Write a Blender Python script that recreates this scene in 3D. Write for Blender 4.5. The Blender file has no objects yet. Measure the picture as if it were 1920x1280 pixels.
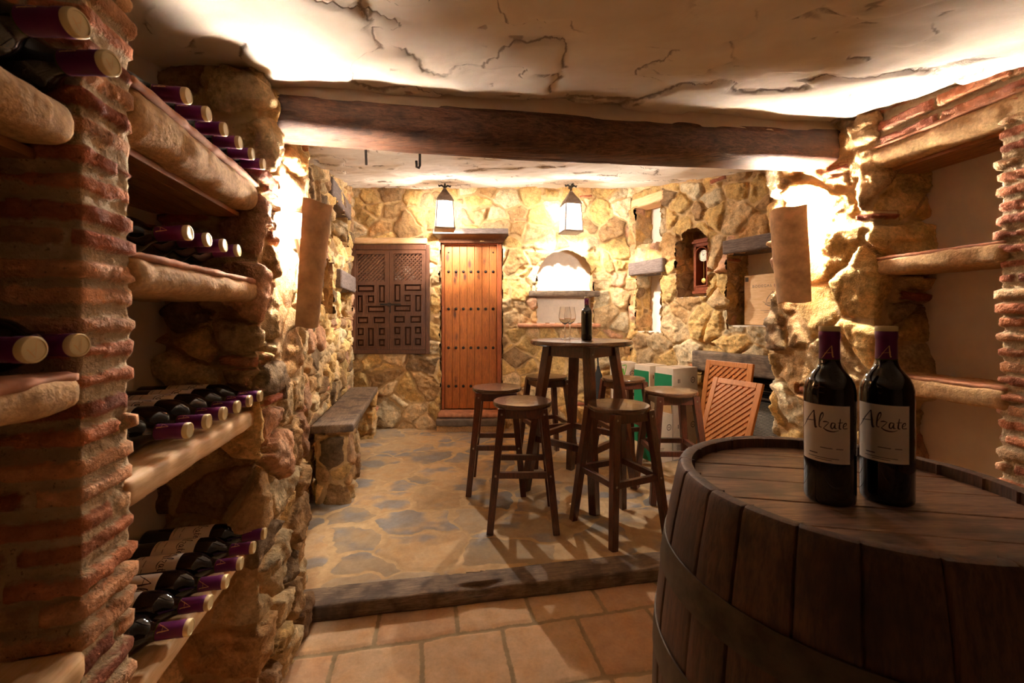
import bpy, bmesh, math, random
import numpy as np
from mathutils import Vector, Matrix, Quaternion
SC = bpy.context.scene
COL = SC.collection
PI = math.pi

# ------------------------------------------------------------------ helpers
def S(r, g, b):
    f = lambda c: (c/255/12.92) if c/255 <= .04045 else ((c/255+.055)/1.055)**2.4
    return (f(r), f(g), f(b), 1.0)

def tag(o, label=None, cat=None, group=None, kind=None):
    if label: o['label'] = label
    if cat: o['category'] = cat
    if group: o['group'] = group
    if kind: o['kind'] = kind
    return o

def thing(name, label, cat, loc=(0, 0, 0), rotz=0, group=None, kind=None):
    o = bpy.data.objects.new(name, None)
    o.empty_display_size = .05
    COL.objects.link(o)
    o.location = loc
    o.rotation_euler = (0, 0, rotz)
    return tag(o, label, cat, group, kind)

def dup(o, parent=None):
    c = o.copy()
    COL.objects.link(c)
    if parent: c.parent = parent
    for ch in o.children: dup(ch, c)
    return c

class MB:
    def __init__(s): s.v = []; s.f = []
    def add(s, vs, fs):
        b = len(s.v)
        s.v += [tuple(p) for p in vs]
        s.f += [tuple(b+i for i in f) for f in fs]
        return s
    def box(s, c, d, R=None):
        x, y, z = d[0]/2, d[1]/2, d[2]/2
        vs = [Vector(p) for p in ((-x,-y,-z),(x,-y,-z),(x,y,-z),(-x,y,-z),(-x,-y,z),(x,-y,z),(x,y,z),(-x,y,z))]
        if R is not None: vs = [R @ p for p in vs]
        c = Vector(c)
        return s.add([p+c for p in vs], [(0,3,2,1),(4,5,6,7),(0,1,5,4),(1,2,6,5),(2,3,7,6),(3,0,4,7)])
    def bar(s, p0, p1, w0, w1=None, t0=None, t1=None, side=None):
        """square bar from p0 to p1, section w0 x t0 -> w1 x t1; side = direction of w"""
        p0, p1 = Vector(p0), Vector(p1)
        w1 = w0 if w1 is None else w1
        t0 = w0 if t0 is None else t0
        t1 = t0*w1/w0 if t1 is None else t1
        a = (p1-p0).normalized()
        sd = Vector(side) if side is not None else (Vector((1,0,0)) if abs(a.x) < .9 else Vector((0,1,0)))
        sd = (sd - a*sd.dot(a)).normalized()
        up = a.cross(sd)
        vs = []
        for p, w, t in ((p0, w0, t0), (p1, w1, t1)):
            for i, j in ((-1,-1),(1,-1),(1,1),(-1,1)): vs.append(p + sd*(i*w/2) + up*(j*t/2))
        return s.add(vs, [(0,3,2,1),(4,5,6,7),(0,1,5,4),(1,2,6,5),(2,3,7,6),(3,0,4,7)])
    def lathe(s, prof, n=32, c=(0,0,0), cap0=True, cap1=True, a0=0, a1=2*PI):
        full = abs(a1-a0-2*PI) < 1e-6
        m = n if full else n+1
        vs = []
        for r, z in prof:
            for k in range(m):
                a = a0+(a1-a0)*k/n
                vs.append((c[0]+r*math.cos(a), c[1]+r*math.sin(a), c[2]+z))
        fs = []
        for i in range(len(prof)-1):
            for k in range(n):
                k2 = (k+1) % m
                fs.append((i*m+k, i*m+k2, (i+1)*m+k2, (i+1)*m+k))
        if full and cap0: fs.append(tuple(range(m-1, -1, -1)))
        if full and cap1: fs.append(tuple((len(prof)-1)*m+k for k in range(m)))
        return s.add(vs, fs)
    def tube(s, pts, r, n=8, closed=False):
        pts = [Vector(p) for p in pts]
        rs = r if isinstance(r, (list, tuple)) else [r]*len(pts)
        vs = []; prev = None
        N = len(pts)
        for i, p in enumerate(pts):
            if closed: t = pts[(i+1) % N]-pts[i-1]
            else: t = pts[min(i+1, N-1)]-pts[max(i-1, 0)]
            t.normalize()
            if prev is None:
                u = t.orthogonal().normalized()
            else:
                u = (prev - t*prev.dot(t)).normalized()
            prev = u
            w = t.cross(u)
            for k in range(n):
                a = 2*PI*k/n
                vs.append(p + (u*math.cos(a)+w*math.sin(a))*rs[i])
        fs = []
        for i in range(N if closed else N-1):
            for k in range(n):
                fs.append((i*n+k, i*n+(k+1) % n, ((i+1) % N)*n+(k+1) % n, ((i+1) % N)*n+k))
        if not closed:
            fs.append(tuple(range(n-1, -1, -1))); fs.append(tuple((N-1)*n+k for k in range(n)))
        return s.add(vs, fs)
    def prism(s, poly, fn, h0, h1):
        """poly (a,b) list extruded h0->h1 ; fn(a,b,h)->xyz"""
        n = len(poly)
        vs = [fn(a, b, h0) for a, b in poly] + [fn(a, b, h1) for a, b in poly]
        fs = [tuple(range(n-1, -1, -1)), tuple(range(n, 2*n))]
        fs += [(i, (i+1) % n, n+(i+1) % n, n+i) for i in range(n)]
        return s.add(vs, fs)
    def build(s, name, mat, parent=None, smooth=False, bevel=0, loc=None, seg=2):
        me = bpy.data.meshes.new(name)
        me.from_pydata([tuple(v) for v in s.v], [], s.f)
        bm = bmesh.new(); bm.from_mesh(me)
        bmesh.ops.recalc_face_normals(bm, faces=bm.faces)
        bm.to_mesh(me); bm.free()
        me.materials.append(mat)
        o = bpy.data.objects.new(name, me)
        COL.objects.link(o)
        if parent: o.parent = parent
        if loc is not None: o.location = loc
        if smooth:
            me.polygons.foreach_set('use_smooth', [True]*len(me.polygons))
            me.set_sharp_from_angle(angle=math.radians(38))
        if bevel:
            b = o.modifiers.new('bevel', 'BEVEL'); b.width = bevel; b.segments = seg; b.limit_method = 'ANGLE'
            b.angle_limit = math.radians(40); b.harden_normals = False
        return o

# ------------------------------------------------------------------ numpy noise
def _h(ix, iy, iz, seed):
    n = (ix.astype(np.int64)*374761393 + iy.astype(np.int64)*668265263 + iz.astype(np.int64)*2147483647 + seed*974711) & 0xffffffff
    n = ((n ^ (n >> 13))*1274126177) & 0xffffffff
    n = ((n ^ (n >> 16))*2246822519) & 0xffffffff
    return ((n ^ (n >> 15)) & 0xffffff).astype(np.float64)/0xffffff

def noise(x, y, z=None, seed=0):
    z = np.zeros_like(x) if z is None else z
    ix, iy, iz = np.floor(x), np.floor(y), np.floor(z)
    fx, fy, fz = x-ix, y-iy, z-iz
    fx, fy, fz = [f*f*f*(f*(f*6-15)+10) for f in (fx, fy, fz)]
    ix, iy, iz = ix.astype(np.int64), iy.astype(np.int64), iz.astype(np.int64)
    r = 0
    for dx in (0, 1):
        for dy in (0, 1):
            for dz in (0, 1):
                w = (fx if dx else 1-fx)*(fy if dy else 1-fy)*(fz if dz else 1-fz)
                r = r + w*_h(ix+dx, iy+dy, iz+dz, seed)
    return r*2-1

def fbm(x, y, z=None, seed=0, oct=4, gain=.5):
    r = 0; a = 1; t = 0
    for k in range(oct):
        r = r + a*noise(x*2**k, y*2**k, None if z is None else z*2**k, seed+k*17)
        t += a; a *= gain
    return r/t

def sstep(a, b, x):
    t = np.clip((x-a)/(b-a), 0, 1)
    return t*t*(3-2*t)

# ------------------------------------------------------------------ masonry fields
PAL = [  # (weight, colour)
    (.34, (200,166,108)), (.22, (190,162,122)), (.12, (206,186,150)), (.12, (172,136,92)),
    (.03, (130,106,78)), (.08, (188,146,116)), (.08, (156,126,90))]
PALD = [(.26, (206,172,114)), (.20, (190,164,124)), (.16, (204,182,142)), (.14, (166,132,90)), (.06, (118,98,74)), (.07, (182,140,108)), (.06, (140,110,80))]

def voronoi(u, v, cell, seed, asp=1.35, keep=.78, warp=.02, jit=.46):
    """returns id, edge distance (m), seed centre u,v"""
    wu = u + warp*fbm(u/.11, v/.11, seed=seed+5, oct=3)
    wv = (v + warp*fbm(u/.11+7.3, v/.11+3.1, seed=seed+9, oct=3))*asp
    iu, iv = np.floor(wu/cell).astype(np.int64), np.floor(wv/cell).astype(np.int64)
    z0 = np.zeros_like(iu)
    best = np.full(u.shape, 1e9); bi = np.zeros(u.shape, np.int64); bx = np.zeros(u.shape); by = np.zeros(u.shape); bw = np.zeros(u.shape)
    cand = []
    for du in (-2, -1, 0, 1, 2):
        for dv in (-2, -1, 0, 1, 2):
            a, b = iu+du, iv+dv
            k = _h(a, b, z0, seed+1) < keep
            sx = (a+.5+(2*_h(a, b, z0, seed+2)-1)*jit)*cell
            sy = (b+.5+(2*_h(a, b, z0, seed+3)-1)*jit)*cell
            w = (_h(a, b, z0, seed+4)-.5)*.5*cell*cell
            d = (wu-sx)**2+(wv-sy)**2-w
            d = np.where(k, d, 1e9)
            cand.append((k, sx, sy, w))
            m = d < best
            best = np.where(m, d, best)
            bi = np.where(m, a*7919+b*104729, bi)
            bx = np.where(m, sx, bx); by = np.where(m, sy, by); bw = np.where(m, w, bw)
    e = np.full(u.shape, 1e9)
    for k, sx, sy, w in cand:
        L = np.sqrt((sx-bx)**2+(sy-by)**2)
        dj = (wu-sx)**2+(wv-sy)**2-w
        ed = np.where(k & (L > 1e-6), (dj-best)/(2*np.maximum(L, 1e-6)), 1e9)
        e = np.minimum(e, ed)
    return bi, e, (wu-bx), (wv-by)/asp

def pick(h, pal):
    c = np.zeros(h.shape+(3,)); lo = 0
    tot = sum(w for w, _ in pal)
    for w, rgb in pal:
        m = (h >= lo/tot) & (h <= (lo+w)/tot)
        c[m] = S(*rgb)[:3]
        lo += w
    return c

def facets(u, v, cell, seed, k):
    """piecewise-planar chips: tilted facets of random small cells"""
    idn, e, du, dv = voronoi(u, v, cell, seed, asp=1.1, keep=.9, warp=.012)
    z0 = np.zeros_like(idn)
    a, b, c = [_h(idn, z0, z0, seed+70+q)-.5 for q in range(3)]
    return k*(2*a*du/cell+2*b*dv/cell+.7*c), idn

def stone_field(u, v, seed, cell=.17, amp=.03, pal=PAL, bricks=10, asp=1.3, mortar=.0075, keep=.80, U=3, V=2.7):
    ident, e, du, dv = voronoi(u, v, cell, seed, asp=asp, keep=keep, warp=.024)
    z0 = np.zeros_like(ident)
    r1, r2, r3, r4 = [_h(ident, z0, z0, seed+20+k) for k in range(4)]
    m = mortar*(.7+2.2*np.clip(fbm(u/.2, v/.2, seed=seed+31, oct=2)+.15, 0, 1)+.9*r4)
    m = m+.004*fbm(u/.03, v/.03, seed=seed+33, oct=3)
    t = np.clip((e-m)/(.005+.012*r2*r2), 0, 1)
    prof = t*(2-t)*.78+.22*np.clip((e-m)/(.03+.03*r2), 0, 1)
    A = amp*(.30+.85*r1)
    fc, fid = facets(u, v, .075, seed+200, .011)
    fc2, _ = facets(u+.37, v+.11, .032, seed+300, .0055)
    h = prof*(A+np.clip(du*(r3-.5)*.45+dv*(r4-.5)*.45, -.02, .02)+fc+fc2)
    h = h+prof*.0095*fbm(u/.04, v/.032, seed=seed+41, oct=5, gain=.66)
    deep = sstep(.02, .30, fbm(u/.16, v/.16, seed=seed+53, oct=3))
    h = h+(1-prof)*(.009*fbm(u/.05, v/.05, seed=seed+51, oct=5, gain=.62)+.003-.024*deep)
    c = pick(_h(ident, z0, z0, seed+60), pal)
    c = c*(.74+.5*_h(ident, z0, z0, seed+61))[..., None]
    c = c*(.90+.2*_h(fid, z0, z0, seed+62))[..., None]
    mort = e-m
    rng = random.Random(seed)
    for k in range(bricks):
        bu, bv = rng.uniform(0, U), rng.uniform(.1, V)
        L, H = rng.uniform(.09, .2), rng.uniform(.022, .036)
        ang = rng.uniform(-.12, .12)
        x = (u-bu)*math.cos(ang)+(v-bv)*math.sin(ang); y = -(u-bu)*math.sin(ang)+(v-bv)*math.cos(ang)
        d = np.minimum(L/2-np.abs(x), H/2-np.abs(y)) + .004*noise(u/.03, v/.03, seed=seed+k)
        near = d > -.012
        inb = d > 0
        hb = .018+.012*rng.random()
        mort = np.where(near, d, mort)
        h = np.where(inb, hb*np.clip(d/.005, 0, 1)+.003*noise(u/.02, v/.02, seed=seed+3), np.where(near, .002, h))
        col = np.array(S(*rng.choice([(170,104,78), (152,92,68), (186,130,98)]))[:3])
        c = np.where(near[..., None], col, c)
    return h, mort, c

def brick_field(u, v, seed, pitch=.040, amp=.014, length=.23, mortar=.012):
    z0 = np.zeros(u.shape, np.int64)
    vv = v + .004*noise(u/.22, v/.3, seed=seed)
    row = np.floor(vv/pitch).astype(np.int64)
    f = vv/pitch-row
    rh = _h(row, z0, z0, seed+2); rh2 = _h(row+1, z0, z0, seed+2)
    lo = .12+.16*rh; hi = 1-.14-.10*rh2
    off = _h(row, z0, z0, seed+3)*length
    bl = np.floor((u+off)/length).astype(np.int64)
    fu = (u+off)/length-bl
    tl = (_h(row, bl, z0, seed+11)-.5)*.14
    ev = np.minimum(f-lo-tl*(fu-.5), hi+tl*(fu-.5)-f)*pitch
    eu = np.minimum(fu, 1-fu)*length-mortar*.5
    e = np.minimum(ev, eu) + .0028*fbm(u/.02, v/.012, seed=seed+4, oct=3) - .006*sstep(.25, .5, fbm(u/.06, v/.05, seed=seed+12, oct=2))
    r = _h(row, bl, z0, seed+5); r2 = _h(row, bl, z0, seed+6); r3 = _h(row, bl, z0, seed+7)
    t = np.clip(e/.0022, 0, 1)
    prof = t*(2-t)
    h = prof*(amp*(.25+.8*r)) + (1-prof)*.0035*fbm(u/.02, v/.015, seed=seed+9, oct=4, gain=.7) + .0028*fbm(u/.03, v/.02, seed=seed+8, oct=5, gain=.66)
    h = h - prof*.006*sstep(.2, .6, fbm(u/.05, v/.03, seed=seed+13, oct=3)) - (1-prof)*.005*sstep(.1, .5, fbm(u/.1, v/.05, seed=seed+14, oct=2))
    c = pick(r3, [(.30, (188,124,90)), (.24, (168,104,76)), (.20, (200,150,112)), (.14, (146,90,68)), (.12, (208,170,130))])
    c = c*(.76+.45*r2)[..., None]
    c = c*(1+.25*fbm(u/.03, v/.02, seed=seed+15, oct=3))[..., None]
    return h, e, c

# ------------------------------------------------------------------ grid mesh
def grid_obj(name, P, mat, col=None, mort=None, smo=None, keep=None, parent=None, flip=False):
    nu, nv = P.shape[:2]
    idx = np.arange(nu*nv).reshape(nu, nv)
    q = np.stack([idx[:-1, :-1], idx[1:, :-1], idx[1:, 1:], idx[:-1, 1:]], -1)
    if flip: q = q[..., ::-1]
    q = q[keep] if keep is not None else q.reshape(-1, 4)
    q = q.reshape(-1, 4)
    used = np.zeros(nu*nv, bool); used[q.ravel()] = True
    remap = np.cumsum(used)-1
    q = remap[q]
    co = P.reshape(-1, 3)[used]
    me = bpy.data.meshes.new(name)
    me.vertices.add(len(co)); me.vertices.foreach_set('co', co.astype(np.float32).ravel())
    me.loops.add(q.size); me.loops.foreach_set('vertex_index', q.astype(np.int32).ravel())
    me.polygons.add(len(q)); me.polygons.foreach_set('loop_start', np.arange(0, q.size, 4, dtype=np.int32))
    me.polygons.foreach_set('use_smooth', np.ones(len(q), bool))
    me.update(calc_edges=True)
    if col is not None:
        a = me.attributes.new('col', 'FLOAT_COLOR', 'POINT')
        c4 = np.ones((len(co), 4), np.float32); c4[:, :3] = col.reshape(-1, 3)[used]
        a.data.foreach_set('color', c4.ravel())
    for nm, ar in (('mort', mort), ('smo', smo)):
        if ar is not None:
            a = me.attributes.new(nm, 'FLOAT', 'POINT')
            a.data.foreach_set('value', ar.reshape(-1)[used].astype(np.float32))
    me.materials.append(mat)
    o = bpy.data.objects.new(name, me)
    COL.objects.link(o)
    if parent: o.parent = parent
    return o

def ceil_z(y): return 1.75+.2*np.maximum(y, .8)

def path_wall(name, pts, z0, z1, res, seed, field, mat, holes=(), parent=None, plaster=(), smooth_n=.03, top_to_ceiling=True, stat=None):
    """stone surface standing on the plan polyline pts; room side is to the LEFT of travel. z1 None -> up to the ceiling.
    field(u, z) -> h, mort, col. plaster: u ranges rendered as flat plaster."""
    pts = [np.array(p, float) for p in pts]
    seg = [np.linalg.norm(b-a) for a, b in zip(pts, pts[1:])]
    us, B, N = [], [], []
    acc = 0
    for i, (a, b) in enumerate(zip(pts, pts[1:])):
        n = max(2, int(math.ceil(seg[i]/res)))
        t = (b-a)/seg[i]; nn = np.array([-t[1], t[0]])
        for k in range(n+(1 if i == len(seg)-1 else 0)):
            us.append(acc+seg[i]*k/n); B.append(a+t*seg[i]*k/n); N.append(nn)
        acc += seg[i]
    us = np.array(us); B = np.array(B); N = np.array(N)
    Ns = N.copy()
    for c in np.cumsum(seg)[:-1]:
        w = np.abs(us-c) < smooth_n
        for i in np.nonzero(w)[0]:
            k = np.abs(us-us[i]) < smooth_n*1.2
            Ns[i] = N[k].mean(0)
    Ns /= np.linalg.norm(Ns, axis=1, keepdims=True)
    top = np.array([z1]*len(us)) if z1 is not None else ceil_z(B[:, 1])+.03
    nv = int(math.ceil((top.max()-z0)/res))+1
    jj = np.linspace(0, 1, nv)
    Z = z0+(top-z0)[:, None]*jj[None, :]
    U = np.repeat(us[:, None], nv, 1)
    h, mort, col = field(U, Z)
    smo = np.zeros_like(U)
    for (a, b) in plaster:
        m = (U >= a) & (U <= b)
        h = np.where(m, .004*fbm(U/.2, Z/.2, seed=seed+77, oct=3), h)
        mort = np.where(m, .05, mort); smo = np.where(m, 1., smo)
        col = np.where(m[..., None], np.array(S(236,222,204)[:3]), col)
    P = np.zeros(U.shape+(3,))
    P[..., 0] = B[:, 0][:, None]+Ns[:, 0][:, None]*h
    P[..., 1] = B[:, 1][:, None]+Ns[:, 1][:, None]*h
    P[..., 2] = Z
    keep = np.ones((len(us)-1, nv-1), bool)
    if holes:
        uc = (U[:-1, :-1]+U[1:, 1:])/2; zc = (Z[:-1, :-1]+Z[1:, 1:])/2
        wu = uc+.010*noise(uc/.06, zc/.06, seed=seed+91); wz = zc+.010*noise(uc/.06, zc/.06, seed=seed+92)
        for hf in holes: keep &= ~hf(wu, wz)
    o = grid_obj(name, P, mat, col, mort, smo, keep, parent)
    return o

def rect_hole(a, b, c, d): return lambda u, z: (u > a) & (u < b) & (z > c) & (z < d)
def arch_hole(a, b, c, d, spring):
    m, r = (a+b)/2, (b-a)/2
    return lambda u, z: (u > a) & (u < b) & (z > c) & ((z < spring) | (((u-m)/r)**2+((z-spring)/(d-spring))**2 < 1))

def rough_box(name, c, d, mat, rot=0, res=.02, amp=.004, seed=1, parent=None, nscale=.08, rad=.012, stretch=(1, 1, 1), taper=None):
    """box with rounded, uneven faces, as one closed mesh"""
    bm = bmesh.new()
    n = [max(1, int(round(k/res))) for k in d]
    vid = {}
    def V(i, j, k):
        key = (i, j, k)
        if key not in vid: vid[key] = bm.verts.new((i/n[0]-.5, j/n[1]-.5, k/n[2]-.5))
        return vid[key]
    for ax in range(3):
        a, b = [q for q in range(3) if q != ax]
        for side in (0, n[ax]):
            for i in range(n[a]):
                for j in range(n[b]):
                    q = []
                    for (x, y) in ((i, j), (i+1, j), (i+1, j+1), (i, j+1)):
                        p = [0, 0, 0]; p[ax] = side; p[a] = x; p[b] = y
                        q.append(V(*p))
                    bm.faces.new(q)
    bmesh.ops.recalc_face_normals(bm, faces=bm.faces)
    me = bpy.data.meshes.new(name); bm.to_mesh(me); bm.free()
    co = np.empty(len(me.vertices)*3, np.float32); me.vertices.foreach_get('co', co)
    p = co.reshape(-1, 3).astype(float)*np.array(d)
    half = np.array(d)/2
    r = min(rad, half.min()*.9)
    q = np.clip(p, -(half-r), half-r)
    dv = p-q
    L = np.linalg.norm(dv, axis=1, keepdims=True)
    p = q+dv/np.maximum(L, 1e-9)*r*(L > 1e-9)
    nd = dv/np.maximum(L, 1e-9)
    s = np.array(stretch)*nscale
    hh = fbm(p[:, 0]/s[0]+seed*3.7, p[:, 1]/s[1]+seed, p[:, 2]/s[2], seed=seed, oct=4)
    p = p+nd*hh[:, None]*amp
    if taper: p = taper(p)
    me.vertices.foreach_set('co', p.astype(np.float32).ravel())
    me.polygons.foreach_set('use_smooth', [True]*len(me.polygons))
    me.update()
    me.materials.append(mat)
    o = bpy.data.objects.new(name, me); COL.objects.link(o)
    o.location = c; o.rotation_euler = (0, 0, rot)
    if parent: o.parent = parent
    return o

# ------------------------------------------------------------------ materials
class NT:
    def __init__(s, name):
        s.m = bpy.data.materials.new(name); s.m.use_nodes = True
        s.t = s.m.node_tree; s.n = s.t.nodes; s.l = s.t.links
        s.b = s.n['Principled BSDF']; s.out = s.n['Material Output']
    def N(s, typ, **kw):
        n = s.n.new(typ)
        for k, v in kw.items():
            if k == 'op': n.operation = v
            elif k == 'blend': n.blend_type = v
            else: setattr(n, k, v)
        return n
    def put(s, sock, v):
        if v is None: return
        if isinstance(v, bpy.types.NodeSocket): s.l.new(v, sock)
        else: sock.default_value = v
    def coord(s, scale=(1, 1, 1), kind='Object', rot=(0, 0, 0)):
        c = s.N('ShaderNodeTexCoord'); m = s.N('ShaderNodeMapping')
        s.l.new(c.outputs[kind], m.inputs[0]); m.inputs['Scale'].default_value = scale; m.inputs['Rotation'].default_value = rot
        return m.outputs[0]
    def noise(s, vec, scale, detail=4, rough=.55, dist=0):
        n = s.N('ShaderNodeTexNoise')
        s.put(n.inputs['Vector'], vec); n.inputs['Scale'].default_value = scale
        n.inputs['Detail'].default_value = detail; n.inputs['Roughness'].default_value = rough; n.inputs['Distortion'].default_value = dist
        return n.outputs['Fac']
    def math(s, op, a, b=None, c=None, clamp=False):
        n = s.N('ShaderNodeMath', op=op); n.use_clamp = clamp
        s.put(n.inputs[0], a); s.put(n.inputs[1], b); s.put(n.inputs[2], c)
        return n.outputs[0]
    def mapr(s, v, a, b, c=0, d=1, smooth=False):
        n = s.N('ShaderNodeMapRange')
        if smooth: n.interpolation_type = 'SMOOTHSTEP'
        s.put(n.inputs[0], v)
        for i, x in enumerate((a, b, c, d)): s.put(n.inputs[1+i], x)
        return n.outputs[0]
    def mix(s, f, a, b, blend='MIX'):
        n = s.N('ShaderNodeMix', data_type='RGBA', blend_type=blend)
        s.put(n.inputs[0], f); s.put(n.inputs[6], a); s.put(n.inputs[7], b)
        return n.outputs[2]
    def attr(s, name, out='Fac'):
        n = s.N('ShaderNodeAttribute', attribute_name=name)
        return n.outputs[out]
    def bump(s, h, strength=.3, dist=.005):
        n = s.N('ShaderNodeBump'); n.inputs['Strength'].default_value = strength; n.inputs['Distance'].default_value = dist
        s.put(n.inputs['Height'], h)
        s.l.new(n.outputs[0], s.b.inputs['Normal'])
    def fin(s, col=None, rough=None, metal=None, spec=None, coat=None):
        s.put(s.b.inputs['Base Color'], col); s.put(s.b.inputs['Roughness'], rough); s.put(s.b.inputs['Metallic'], metal)
        s.put(s.b.inputs['Specular IOR Level'], spec); s.put(s.b.inputs['Coat Weight'], coat)
        return s.m

def masonry(name, mortar, spots=.35, bump=.5, contrast=.55):
    t = NT(name)
    v = t.coord(kind='Object')
    n1 = t.noise(v, 70, 4, .68); n2 = t.noise(v, 16, 3, .6); n3 = t.noise(v, 170, 2, .6)
    e = t.math('ADD', t.attr('mort'), t.math('MULTIPLY', t.math('SUBTRACT', n1, .5), .012))
    fac = t.mapr(e, -.003, .003, 0, 1, True)
    smo = t.attr('smo')
    k = t.math('SUBTRACT', 1, t.math('MULTIPLY', smo, .85))
    mm = t.math('ADD', t.math('MULTIPLY', t.math('SUBTRACT', n1, .5), contrast*1.4), t.math('MULTIPLY', t.math('SUBTRACT', n2, .5), contrast*1.6))
    mul = t.math('ADD', 1, t.math('MULTIPLY', mm, k))
    g = t.N('ShaderNodeCombineColor')
    for i in range(3): t.put(g.inputs[i], mul)
    stone = t.mix(1, t.attr('col', 'Color'), g.outputs[0], 'MULTIPLY')
    # ochre / grey drift inside a stone
    drift = t.mapr(t.noise(v, 9, 3, .6), .42, .68, 0, .5)
    drift = t.math('MULTIPLY', drift, k)
    stone = t.mix(drift, stone, t.mix(1, stone, (1.0, .80, .55, 1), 'MULTIPLY'))
    mc = t.mix(t.mapr(n2, .3, .7), mortar, (mortar[0]*.72, mortar[1]*.70, mortar[2]*.66, 1))
    col = t.mix(fac, mc, stone)
    pit = t.math('MULTIPLY', t.mapr(n3, .64, .72, 0, spots), k)
    col = t.mix(pit, col, (.06, .045, .03, 1))
    hgt = t.math('MULTIPLY', t.math('ADD', t.math('MULTIPLY', n1, 1.0), t.math('MULTIPLY', n3, .5)), k)
    t.bump(hgt, bump, .006)
    return t.fin(col, .92, spec=.2)

def wood(name, c1, c2, axis=2, scale=1, rough=.45, bump=.15, dark=None, stretch=9, spec=.4, coat=0, knots=False, streak=.5, soft=.0):
    t = NT(name)
    sc = [stretch]*3; sc[axis] = 1
    v = t.coord(scale=tuple(scale*x for x in sc))
    n1 = t.noise(v, 6, 6, .62, .6); n2 = t.noise(v, 22, 4, .6)
    n3 = t.noise(t.coord(), 5*scale, 3, .5)
    f = t.math('ADD', t.math('MULTIPLY', n1, .65), t.math('MULTIPLY', n2, .35))
    col = t.mix(t.mapr(f, .36, .64, 0, 1, True), c1, c2)
    if dark: col = t.mix(t.mapr(n3, .45-.0, .68, 0, .8, True), col, dark)
    if streak:
        st = t.mapr(n2, .60, .70, 0, streak)
        col = t.mix(st, col, (c1[0]*.35, c1[1]*.35, c1[2]*.35, 1))
    if knots:
        vo = t.N('ShaderNodeTexVoronoi'); vo.inputs['Scale'].default_value = 1
        kv = t.coord(scale=(13, .02, 4.6)); t.put(vo.inputs['Vector'], t.math_vec(kv))
        kf = t.mapr(t.math('ADD', vo.outputs['Distance'], t.math('MULTIPLY', n2, .25)), .22, .46, .9, 0, True)
        sel = t.math('GREATER_THAN', t.sep(vo.outputs['Color']), .45)
        col = t.mix(t.math('MULTIPLY', kf, sel), col, (c1[0]*.16, c1[1]*.10, c1[2]*.10, 1))
    t.bump(f, bump, .004)
    return t.fin(col, rough, spec=spec, coat=coat)
NT.math_vec = lambda s, v: v
def _sep(s, c):
    n = s.N('ShaderNodeSeparateColor'); s.l.new(c, n.inputs[0]); return n.outputs[0]
NT.sep = _sep

def plain(name, c, rough=.6, metal=0, spec=.5, var=.12, scale=30, bump=0, coat=0):
    t = NT(name)
    n = t.noise(t.coord(), scale, 4, .6)
    col = t.mix(t.mapr(n, .35, .65), (c[0]*(1-var), c[1]*(1-var), c[2]*(1-var), 1), (min(1, c[0]*(1+var)), min(1, c[1]*(1+var)), min(1, c[2]*(1+var)), 1))
    if bump: t.bump(n, bump, .004)
    return t.fin(col, rough, metal, spec, coat)

def glow(name, c, strength):
    t = NT(name)
    t.b.inputs['Emission Color'].default_value = c
    t.b.inputs['Emission Strength'].default_value = strength
    return t.fin(c, .5)

M = {}
M['stone'] = masonry('stone_masonry', S(204,170,122), bump=.9, contrast=1.0)
M['brick'] = masonry('old_brick', S(204,178,142), spots=.6, contrast=.75, bump=.8)
M['slate'] = masonry('flagstones', S(206,176,134), spots=.0, bump=.12, contrast=.28)
M['tile'] = masonry('terracotta_tiles', S(168,146,112), spots=.08, bump=.15, contrast=.3)
M['beam'] = wood('old_beam_wood', S(70,44,32), S(126,86,64), axis=0, scale=1.3, rough=.6, bump=1.0, dark=S(46,29,22), stretch=16, streak=.9)
M['greywood'] = wood('weathered_grey_wood', S(92,74,58), S(138,116,94), axis=0, scale=2.2, rough=.75, bump=.5, dark=S(64,50,42), stretch=10)
M['lintelwood'] = wood('dark_lintel_wood', S(84,70,64), S(122,106,98), axis=0, scale=2.5, rough=.8, bump=.6, stretch=9)
M['stool'] = wood('dark_stained_wood', S(52,22,13), S(92,44,26), axis=2, scale=2.5, rough=.28, bump=.04, spec=.5, coat=.3, streak=.3)
M['seat'] = wood('stained_seat_wood', S(66,40,25), S(94,60,38), axis=0, scale=2.0, rough=.25, bump=.04, spec=.55, coat=.3, streak=.3)
M['door'] = wood('knotty_pine', S(134,72,26), S(180,104,42), axis=2, scale=1.6, rough=.5, bump=.05, knots=True, coat=.0, streak=.2)
M['doorframe'] = wood('door_frame_wood', S(120,56,24), S(160,84,40), axis=2, scale=1.6, rough=.45)
M['shutter'] = wood('carved_shutter_wood', S(66,38,25), S(98,62,42), axis=2, scale=2.0, rough=.42, bump=.08)
M['lattice'] = wood('orange_lattice_wood', S(176,102,36), S(206,130,60), axis=2, scale=2.4, rough=.45, bump=.06)
M['stave'] = wood('barrel_oak', S(62,39,25), S(98,65,43), axis=2, scale=1.6, rough=.55, bump=.3, dark=S(40,25,18), stretch=10)
M['head'] = wood('barrel_head_oak', S(100,72,54), S(156,118,90), axis=0, scale=1.5, rough=.42, bump=.25, dark=S(66,54,46), stretch=8, streak=.8)
M['iron'] = plain('wrought_iron', S(48,42,38), .5, .7, var=.25)
M['hoop'] = plain('rusty_hoop_iron', S(86,74,60), .5, .75, var=.35, scale=18)
M['lanternmetal'] = plain('lantern_metal', S(120,104,92), .5, .4, var=.2)
M['terracotta'] = plain('roof_tile_clay', S(204,164,122), .9, spec=.2, var=.28, scale=14, bump=.3)
M['shelfstone'] = plain('rendered_masonry', S(196,158,112), .93, spec=.15, var=.2, scale=90, bump=.7)
M['claytile'] = plain('pink_clay_tile', S(192,136,104), .85, spec=.2, var=.22, scale=24, bump=.3)
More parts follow.
